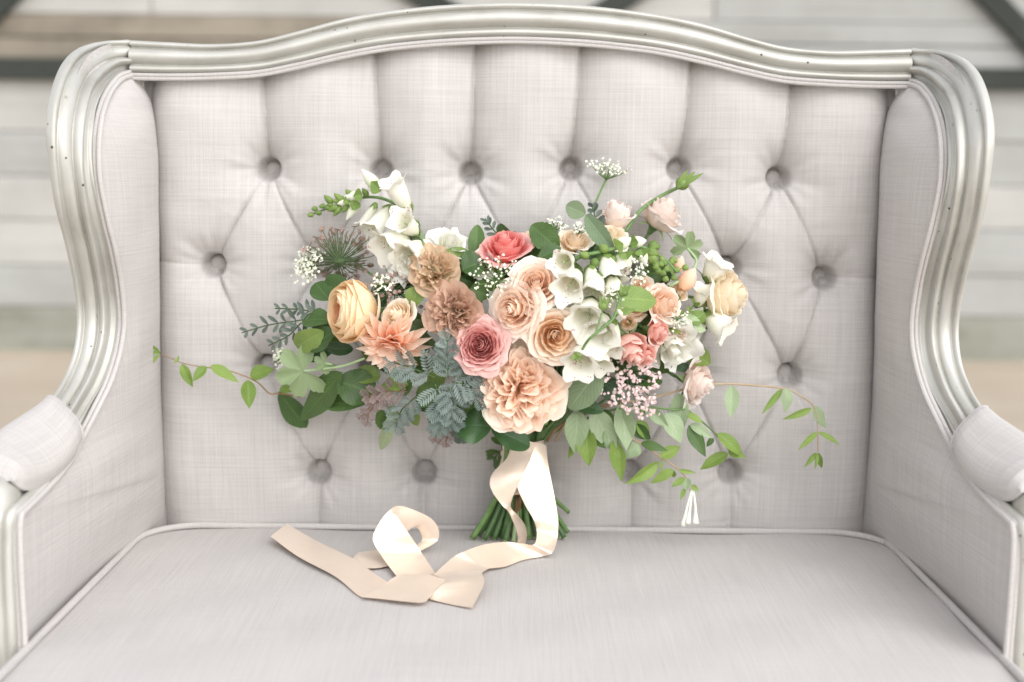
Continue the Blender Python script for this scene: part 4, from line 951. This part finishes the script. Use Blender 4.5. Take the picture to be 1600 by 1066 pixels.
# ---- silver feathery sprigs
def sprig(pts, kind, n, lpx, dy, wpx=20, spread=62, label=None, name='silver_sprig', taper=.45, feather=.55):
    P = np.array([[x, y, dome(x, y) + dy + o] for x, y, o in pts]); C = cr(P, 40)
    W = np.array([at(*c) for c in C]); root = flower_obj(name, MB().tube(W[::3], .0011, 5, 20), ST['brown'] if kind == 'purple' else ST['dark'], label)
    for i in range(n):
        t = (i + .6) / n; k = int(t * 38); c = C[k]; d = C[k + 1] - C[k]; an = math.atan2(d[1], d[0])
        for sd in (-1, 1):
            a_ = an + sd * R(spread * (1 - .35 * t)) + rng.uniform(-.25, .25); L = lpx * (1 - taper * t) * rng.uniform(.8, 1.1)
            q0 = at(c[0], c[1], c[2] - .001); q1 = at(c[0] + L * math.cos(a_), c[1] + L * math.sin(a_), c[2] + rng.uniform(-.014, .006))
            nn = (rng.uniform(-.5, .5), -1, rng.uniform(-.2, .6))
            if kind in ('silver', 'purple'):
                m_ = MB(); pinnate(m_, q0, q1, wpx * PSC * 1.15, rng, nn); bpart(m_.build('leaflet', LF[kind]), root); continue
            P_, U_ = leaf_mesh(q0, q1, wpx * PSC * (1 - .3 * t), nor=nn, serr=feather, nserr=8, fold=.25, curl=.15, shape='obov', rg=rng)
            bpart(MB().grid(P_, U_).build('leaflet', LF[kind]), root)
    return root
for a in (([(680, 590, .0), (640, 574, 0), (612, 566, 0)], 'silver', 4, 37, -.026), ([(680, 600, 0), (690, 640, -.002), (684, 672, 0)], 'silver', 5, 36, -.026),
          ([(700, 590, 0), (698, 560, 0), (700, 524, .004)], 'silver', 6, 26, -.030), ([(705, 596, 0), (730, 604, 0), (752, 622, 0)], 'silver', 4, 37, -.026), ([(700, 605, 0), (708, 630, 0), (706, 660, 0)], 'silver', 4, 37, -.030),
          ([(650, 620, 0), (628, 640, 0), (618, 668, .0)], 'silver', 4, 32, -.012), ([(720, 590, 0), (735, 580, 0), (745, 570, 0)], 'silver', 3, 32, -.020), ([(700, 640, 0), (715, 660, 0), (720, 690, .01)], 'slate', 5, 24, -.008)):
    sprig(*a, label='silvery blue feathery foliage')
for a in (([(640, 612, 0), (600, 612, .0), (568, 622, .002)], 'purple', 5, 24, -.012, 11), ([(615, 614, 0), (585, 630, 0), (560, 655, .004)], 'purple', 6, 17, -.010, 9), ([(600, 620, 0), (578, 642, 0), (574, 664, 0)], 'purple', 5, 15, -.010, 9), ([(690, 650, 0), (682, 672, 0), (680, 690, .006)], 'purple', 5, 18, -.004, 9), ([(705, 650, 0), (700, 676, 0), (696, 696, .006)], 'purple', 5, 17, -.004, 9)):
    sprig(*a, label='purple tinged feathery shoot', feather=.35)
for a in (([(500, 495, .0), (460, 502, .0), (420, 508, .004), (378, 520, .006)], 'slate', 8, 26, .012, 8), ([(495, 490, 0), (470, 484, 0), (430, 482, .004)], 'slate', 6, 22, .012, 7), ([(470, 505, 0), (450, 525, 0), (420, 540, .004)], 'slate', 5, 22, .014, 8), ([(790, 380, 0), (770, 358, 0), (758, 342, 0)], 'slate', 5, 18, .03, 7), ([(935, 360, 0), (930, 340, 0), (925, 318, 0)], 'slate', 5, 20, .04, 9),
          ([(795, 690, .02), (770, 720, .03), (752, 752, .03)], 'dark', 6, 26, .07, 12), ([(780, 740, .04), (762, 752, .04), (748, 766, .04)], 'dark', 4, 24, .07, 12)):
    sprig(*a, feather=.1, label='dark narrow leaved sprig')
for a, b, w_, kd in (((650, 590), (618, 612), 34, 'dark'), ((690, 600), (650, 632), 36, 'dark'), ((700, 640), (672, 668), 34, 'rose'), ((720, 610), (740, 650), 36, 'dark'), ((700, 580), (668, 560), 30, 'dark'), ((640, 600), (600, 600), 30, 'mid')):
    leaf(a, b, w_, kd, dy=-.004, serr=.06, nserr=9, shape='oval')
umbel(1062, 498, 15, (.3, -.9, .2), 10, 3, .0024, -.02, FLO_W, 'umbel', rayL=.9, stalk=ST['green']); umbel(958, 462, 14, (.0, -.95, .2), 9, 3, .0022, -.07, FLO_W, 'umbel', rayL=.9, stalk=ST['green']); umbel(905, 356, 13, (.1, -.6, .8), 9, 3, .0024, .0, FLO_W, 'umbel', rayL=.9, stalk=ST['green'])
sprig([(1040, 520, 0), (1066, 498, 0), (1090, 470, .004)], 'mid', 5, 18, .004, 8, label='small green leafy shoot', feather=.1)
sprig([(862, 402, 0), (858, 380, 0), (866, 352, .004)], 'mid', 5, 15, .0, 6, label='small green leafy shoot', feather=.1)
# ---- vines
def vine(pts, leaves, m, r, label):
    P = np.array([[x, y, Y] for x, y, Y in pts], float); W = np.array([at(*p) for p in P])
    root = flower_obj('vine', MB().tube(W, [r, r * .8, r * .5], 6, 60), ST[m], label)
    for (bx, by, tx, ty, wd, kind) in leaves:
        k = np.argmin((P[:, 0] - bx) ** 2 + (P[:, 1] - by) ** 2); Y = np.interp(bx, P[np.argsort(P[:, 0]), 0], P[np.argsort(P[:, 0]), 2])
        Y = P[k, 2] * .5 + Y * .5
        leaf((bx, by), (tx, ty), wd, kind, Ya=Y, Yb=Y + rng.uniform(-.018, .004), parent=root, shape='ovate', fold=rng.uniform(.14, .5), curl=rng.uniform(.04, .30))
    return root
z5 = lambda x, y: (950 + x / 3.675, 540 + y / 3.675)
z7 = lambda x, y: (200 + x / 3.807, 400 + y / 3.807)
def zl(f, rows, s): return [(*f(a, b), *f(c, d), w_ / s, k) for a, b, c, d, w_, k in rows]
vine([(868, 690, -.13), (890, 658, -.15), (950, 635, -.165), (1034, 618, -.16), (1086, 604, -.15), (1140, 600, -.14), (1222, 607, -.125), (1249, 618, -.12), (1271, 635, -.118), (1277, 662, -.118), (1278, 706, -.118)],
     zl(z5, [(710, 228, 706, 418, 92, 'pale'), (1000, 248, 885, 395, 42, 'vine'), (1010, 247, 1032, 388, 92, 'pale'), (1165, 358, 1010, 430, 46, 'vine'), (1175, 348, 1256, 478, 76, 'pale'), (1200, 500, 1095, 595, 38, 'vine'), (1208, 498, 1336, 566, 38, 'vine'),
             (1197, 615, 1125, 702, 32, 'vine'), (1200, 615, 1190, 712, 26, 'vine'), (1208, 612, 1226, 712, 40, 'vine'), (405, 270, 424, 498, 108, 'pale')], 3.675), 'tan', .0019, 'long trailing vine arching out to the right')
vine([(900, 660, -.14), (960, 640, -.17), (1010, 636, -.17), (1050, 640, -.165), (1072, 640, -.162), (1092, 655, -.158), (1116, 676, -.15), (1140, 705, -.145)],
     zl(z5, [(230, 345, 348, 475, 76, 'pale'), (335, 385, 425, 560, 120, 'pale'), (450, 395, 548, 445, 48, 'vine'), (462, 458, 562, 640, 88, 'dark'), (470, 452, 602, 530, 60, 'pale'), (602, 530, 566, 582, 36, 'dark'), (620, 508, 792, 640, 84, 'vine'), (690, 618, 524, 712, 76, 'vine'), (690, 610, 792, 640, 50, 'vine'), (205, 345, 175, 440, 40, 'mid'),
             (80, 352, 105, 608, 145, 'pale'), (-10, 470, 45, 620, 90, 'pale'), (150, 450, 245, 545, 90, 'dark'), (60, 560, 76, 785, 86, 'vine')], 3.675), 'green', .0021, 'leafy trailing vine hanging at the right of the ribbon')
vb = vine([(930, 660, -.16), (975, 680, -.17), (1004, 694, -.165), (1031, 714, -.16), (1058, 732, -.155), (1075, 752, -.15), (1079, 770, -.15)],
     zl(z5, [(190, 560, 342, 602, 58, 'dark'), (298, 640, 418, 578, 78, 'vine'), (290, 668, 104, 802, 82, 'vine'), (378, 714, 243, 792, 60, 'vine'), (400, 715, 508, 732, 28, 'vine'), (440, 760, 364, 812, 44, 'vine'), (452, 760, 446, 832, 66, 'pale'), (170, 555, 105, 650, 100, 'pale'), (480, 800, 520, 842, 32, 'vine'), (300, 660, 310, 722, 22, 'mid'), (375, 715, 378, 762, 36, 'mid'), (440, 825, 418, 880, 30, 'vine')], 3.675), 'tan', .0018, 'trailing vine with a white honeysuckle flower at its tip')
M_HON = mat_plain('honeysuckle_white', (.82, .82, .72), (.90, .90, .84), .6, 80)
for i, (a, b) in enumerate((((480, 826), (432, 1034)), ((484, 826), (458, 1022)), ((490, 826), (504, 1022)))):
    p0, p1 = at(*z5(*a), -.150), at(*z5(*b), -.152 - .004 * i); mb = MB().tube([p0, (p0 + p1) / 2 + np.array([.001 * (i - 1), -.002, 0]), p1], [.0013, .0016, .0022, .0050], 8, 14)
    bpart(mb.build('blossom', M_HON), vb)
z4 = lambda x, y: (700 + x / 3.807, 450 + y / 3.807)
vine([(855, 690, -.13), (868, 672, -.15), (890, 655, -.16), (915, 640, -.17), (950, 632, -.17), (975, 628, -.17)],
     zl(z4, [(775, 730, 752, 985, 150, 'pale'), (860, 715, 1002, 985, 150, 'pale'), (1030, 685, 1062, 968, 145, 'pale'), (930, 720, 985, 840, 80, 'dark'), (820, 830, 838, 1062, 130, 'vine'), (985, 900, 1000, 1080, 90, 'vine'), (1120, 790, 1205, 910, 90, 'vine'), (760, 880, 722, 1025, 60, 'vine'), (845, 880, 940, 955, 60, 'dark'), (900, 760, 870, 920, 90, 'dark')], 3.807), 'brown', .0024, 'broad leaved vine spilling beside the ribbon')
vine([(470, 620, -.09), (436, 615, -.10), (421, 615, -.105), (400, 596, -.105), (363, 581, -.10), (329, 575, -.095), (287, 568, -.09), (250, 552, -.085)],
     zl(z7, [(728, 715, 868, 672, 100, 'vine'), (712, 738, 722, 908, 96, 'vine'), (494, 658, 656, 742, 74, 'vine'), (466, 660, 384, 742, 66, 'vine'), (318, 642, 386, 782, 68, 'vine'), (300, 610, 275, 640, 20, 'vine'), (300, 618, 300, 590, 16, 'vine'), (190, 582, 62, 566, 20, 'vine'), (190, 582, 108, 664, 24, 'vine'), (190, 578, 136, 528, 22, 'vine'), (900, 790, 1000, 800, 60, 'vine')], 3.807), 'brown', .0015, 'thin vine reaching out to the left seam')
# ---- dark leaves packed between the flowers
rf = np.random.default_rng(77); cnt = 0
while cnt < 130:
    a = rf.uniform(0, 6.283); q = math.sqrt(rf.uniform(0, 1)); x, y = 805 + 292 * q * math.cos(a), 515 + 118 * q * math.sin(a)
    if y > 610 and x > 900: continue
    ang = math.atan2(y - 560, x - 805) + rf.uniform(-.9, .9); L = rf.uniform(34, 58)
    d = dome(x, y); leaf((x, y), (x + L * math.cos(ang), y + L * math.sin(ang)), rf.uniform(22, 38), ('rose', 'dark', 'dark', 'mid')[cnt % 4], Ya=d + rf.uniform(.030, .062), Yb=d + rf.uniform(.018, .060), serr=.06, nserr=9, shape='oval'); cnt += 1

# ---------------------------------------------------------------- stems and ribbon
rs2 = np.random.default_rng(5)
ends = [(738, 841), (748, 838), (757, 844), (766, 838), (772, 842), (780, 836), (790, 846), (800, 838), (803, 846), (812, 840), (822, 836), (832, 840), (843, 842), (852, 836), (862, 838), (872, 840), (882, 841), (887, 832), (876, 828), (868, 832), (846, 826), (776, 828), (815, 828), (888, 800), (760, 830)]
cols_ = ['green', 'dark', 'dark', 'green', 'dark', 'green', 'dark', 'brown', 'palegreen', 'green', 'dark', 'green']
ends += [(743, 835), (786, 842), (826, 842), (857, 832), (794, 832), (870, 826), (808, 834)]
for i, (ex, ey) in enumerate(ends):
    fx = (ex - 813) / 75.0; dpt = (i * 0.618) % 1.0
    p2 = on_seat(ex, ey, -.002) if ey > 812 else at(ex, ey, -.07)
    if ey > 812: p2[1] = max(min(p2[1], -.055), -.16)
    p0 = at(815 + fx * 26 + rs2.uniform(-5, 5), 688, -.105 + (dpt - .5) * .045); p1 = at(815 + fx * 30, 752, -.105 + (dpt - .5) * .05)
    r_ = rs2.uniform(.0030, .0049); pts = np.array([p0 + np.array([fx * .02, 0, .05]), p0, p1, (p1 + p2) / 2 + np.array([-fx * .004, 0, 0]), p2])
    so = MB().tube(pts, r_, 8, 26).build('stem', ST[cols_[i % 12]]); bpart(so)
    d = nrm(pts[-1] - pts[-2]); bpart(MB().tube([p2 - d * .0005, p2 + d * .0006], r_ * .93, 8, 2, smooth=False).build('cut_end', ST['cut']), so)
k = NT('peach_satin'); o_ = k.n('ShaderNodeTexCoord'); uv = o_.outputs['UV']
th_ = k.noise(uv, 1.0, 2, .5, (900, 5, 1)); cl = k.noise(o_.outputs['Object'], 30, 2, .5)
c_ = k.mix(k.math('MULTIPLY', cl, .5), (.86, .70, .56), (.88, .75, .63))
wrk = k.noise(o_.outputs['Object'], 34, 3, .5)
M_SATIN = k.done(k.pbr(c_, k.math('ADD', .27, k.math('MULTIPLY', cl, .1)), .32, k.bump(th_, .12, .0004, k.bump(wrk, .35, .004)), **{'Anisotropic': .6, 'Sheen Weight': .2, 'Specular IOR Level': .65}))
# wrap: overlapping turns of satin round the stems
A0, A1 = at(818, 686, -.105), at(815, 762, -.105); ax = A0 - A1; F = frame_from(ax); n1, n2 = 46, 72
u = np.linspace(0, 1, n1)[:, None]; a = np.linspace(0, 2 * np.pi, n2, endpoint=False)[None, :]
tw = (u * 4.2 + .16 * np.sin(a + .6) + a / 6.283 * .0); st_ = tw - np.floor(tw)
r = .0365 + .0028 * (1 - st_) ** 1.5 + .0014 * np.sin(u * 3 + 1) + .0007 * np.sin(a * 4 + u * 30) + .004 * (u - .5) ** 2
P = np.stack([r * np.cos(a), .85 * r * np.sin(a), np.linalg.norm(ax) * u + .004 * np.sin(a * 2)], -1)
bpart(MB().grid(put(P, F, A1), np.stack(np.broadcast_arrays(a * .04, u * .09), -1), closed_v=True).build('ribbon_wrap', M_SATIN))
z6 = lambda x, y: (400 + .325 * x, 660 + .325 * y)
def pt(p):
    x, y = z6(p[0], p[1])
    if p[2] != 's': return at(x, y, p[3])
    z = SZ
    for _ in range(4): w_ = on_seat(x, y, z); z = seat_z(w_[0], w_[1]) + .0012 + p[3]
    return on_seat(x, y, z)
def strip(mb, pairs, n=None, wav=0.0):
    Lr = np.array([np.concatenate([pt(a), pt(b)]) for a, b in pairs]); m = n or len(pairs) * 9; S = cr(Lr, m); A, B = S[:, :3], S[:, 3:]
    v = np.linspace(0, 1, 9)[None, :, None]; P = A[:, None] * (1 - v) + B[:, None] * v
    T = np.gradient((A + B) / 2, axis=0); N = nrows(np.cross(T, B - A)); vv = v[..., 0]
    P = P + (N[:, None, :] * (.0022 * np.sin(np.pi * vv) * np.sin(np.linspace(0, 5, m)[:, None] + .5))[..., None])
    L = np.concatenate([[0], np.cumsum(np.linalg.norm(T, axis=1))])[:-1]
    U = np.stack(np.broadcast_arrays(v[..., 0] * .04, L[:, None]), -1)
    mb.grid(P, U); mb.grid(P + N[:, None, :] * .00035, U, flip=True)
S = lambda x, y, h=0.0: (x, y, 's', h)
Yv = lambda x, y, Y: (x, y, 'y', Y)
t1 = MB()
strip(t1, [(Yv(1240, 120, -.146), Yv(1350, 95, -.150)), (Yv(1200, 180, -.150), Yv(1330, 145, -.156)), (Yv(1142, 240, -.156), Yv(1312, 195, -.166)), (Yv(1124, 290, -.162), Yv(1285, 250, -.172)), (Yv(1140, 340, -.168), Yv(1252, 318, -.172)), (Yv(1180, 395, -.172), Yv(1230, 372, -.168)), (Yv(1214, 432, -.172), Yv(1226, 412, -.160)), (Yv(1238, 482, -.160), Yv(1262, 450, -.172)), (Yv(1256, 530, -.156), Yv(1296, 500, -.172)), (S(1258, 578, .002), S(1302, 562, .012)), (S(1238, 600, .001), S(1282, 606, .003))], 110)
bpart(t1.build('ribbon_tail', M_SATIN))['label'] = 'short ribbon tail hanging straight down in front of the stems'
t2 = MB()
strip(t2, [(Yv(1300, 90, -.148), Yv(1395, 110, -.140)), (Yv(1312, 150, -.156), Yv(1400, 170, -.148)), (Yv(1282, 215, -.166), Yv(1414, 252, -.158)), (Yv(1256, 300, -.172), Yv(1430, 332, -.166)), (Yv(1290, 390, -.176), Yv(1446, 422, -.172)), (Yv(1335, 470, -.180), Yv(1453, 492, -.176)), (Yv(1350, 530, -.182), Yv(1447, 565, -.184)), (S(1338, 585, .022), S(1425, 626, .008)), (S(1290, 584, .020), S(1375, 644, .002)), (S(1200, 576, .020), S(1280, 664, .001)), (S(1100, 588, .020), S(1200, 694, .002)), (S(1010, 618, .022), S(1118, 704, .005)), (S(945, 652, .016), S(1112, 708, .006)), (S(850, 738, .006), S(1020, 766, .004)), (S(800, 800, .001), S(960, 830, .001))], 170)
strip(t2, [(S(840, 730, .003), S(1080, 700, .004)), (S(905, 760, .016), S(1090, 738, .014)), (S(872, 802, .012), S(1094, 782, .014)), (S(832, 850, .002), S(1040, 893, .003))], 50)
bpart(t2.build('ribbon_tail', M_SATIN))['label'] = 'broad ribbon tail folding over on the seat'
t3 = MB()
strip(t3, [(S(70, 550, .012), S(150, 490, .014)), (S(200, 645, .006), S(290, 570, .008)), (S(380, 742, .003), S(465, 655, .005)), (S(490, 832, .001), S(580, 735, .004)), (S(540, 845, .001), S(632, 770, .004))], 80)
strip(t3, [(S(505, 842, .004), S(620, 785, .009)), (S(580, 848, .004), S(655, 752, .012)), (S(690, 860, .005), S(715, 730, .018)), (S(800, 868, .005), S(830, 735, .020)), (S(835, 842, .006), S(912, 757, .018))], 70)
yb, yf = on_seat(*z6(790, 615), SZ)[1], on_seat(*z6(760, 725), SZ)[1]; ym = .45 * yb + .55 * yf
strip(t3, [(S(720, 790, .002), S(880, 760, .003)), (S(668, 730, .006), S(858, 720, .005)), (Yv(602, 640, yf + .004), Yv(800, 632, yf + .012)), (Yv(562, 560, yf + .014), Yv(735, 535, yf + .020)), (Yv(592, 485, yf + .022), Yv(690, 470, yf + .028)), (Yv(640, 425, yf + .034), Yv(668, 436, yf + .036)), (Yv(690, 402, yf + .048), Yv(672, 462, yf + .046)), (Yv(780, 430, yf + .062), Yv(722, 520, yf + .058)), (Yv(848, 468, yf + .074), Yv(765, 502, yf + .070)), (Yv(879, 520, yf + .080), Yv(792, 532, yf + .078)), (Yv(868, 572, yf + .080), Yv(796, 570, yf + .080)), (S(792, 618, .006), S(750, 600, .010))], 150)
strip(t3, [(S(760, 640, .001), S(720, 590, .003)), (S(640, 690, .002), S(590, 612, .004)), (S(525, 700, .003), S(500, 624, .005)), (S(462, 660, .004), S(488, 630, .005))], 50)
bpart(t3.build('ribbon_tail', M_SATIN))['label'] = 'long ribbon tail curled into a loop with its end reaching left'
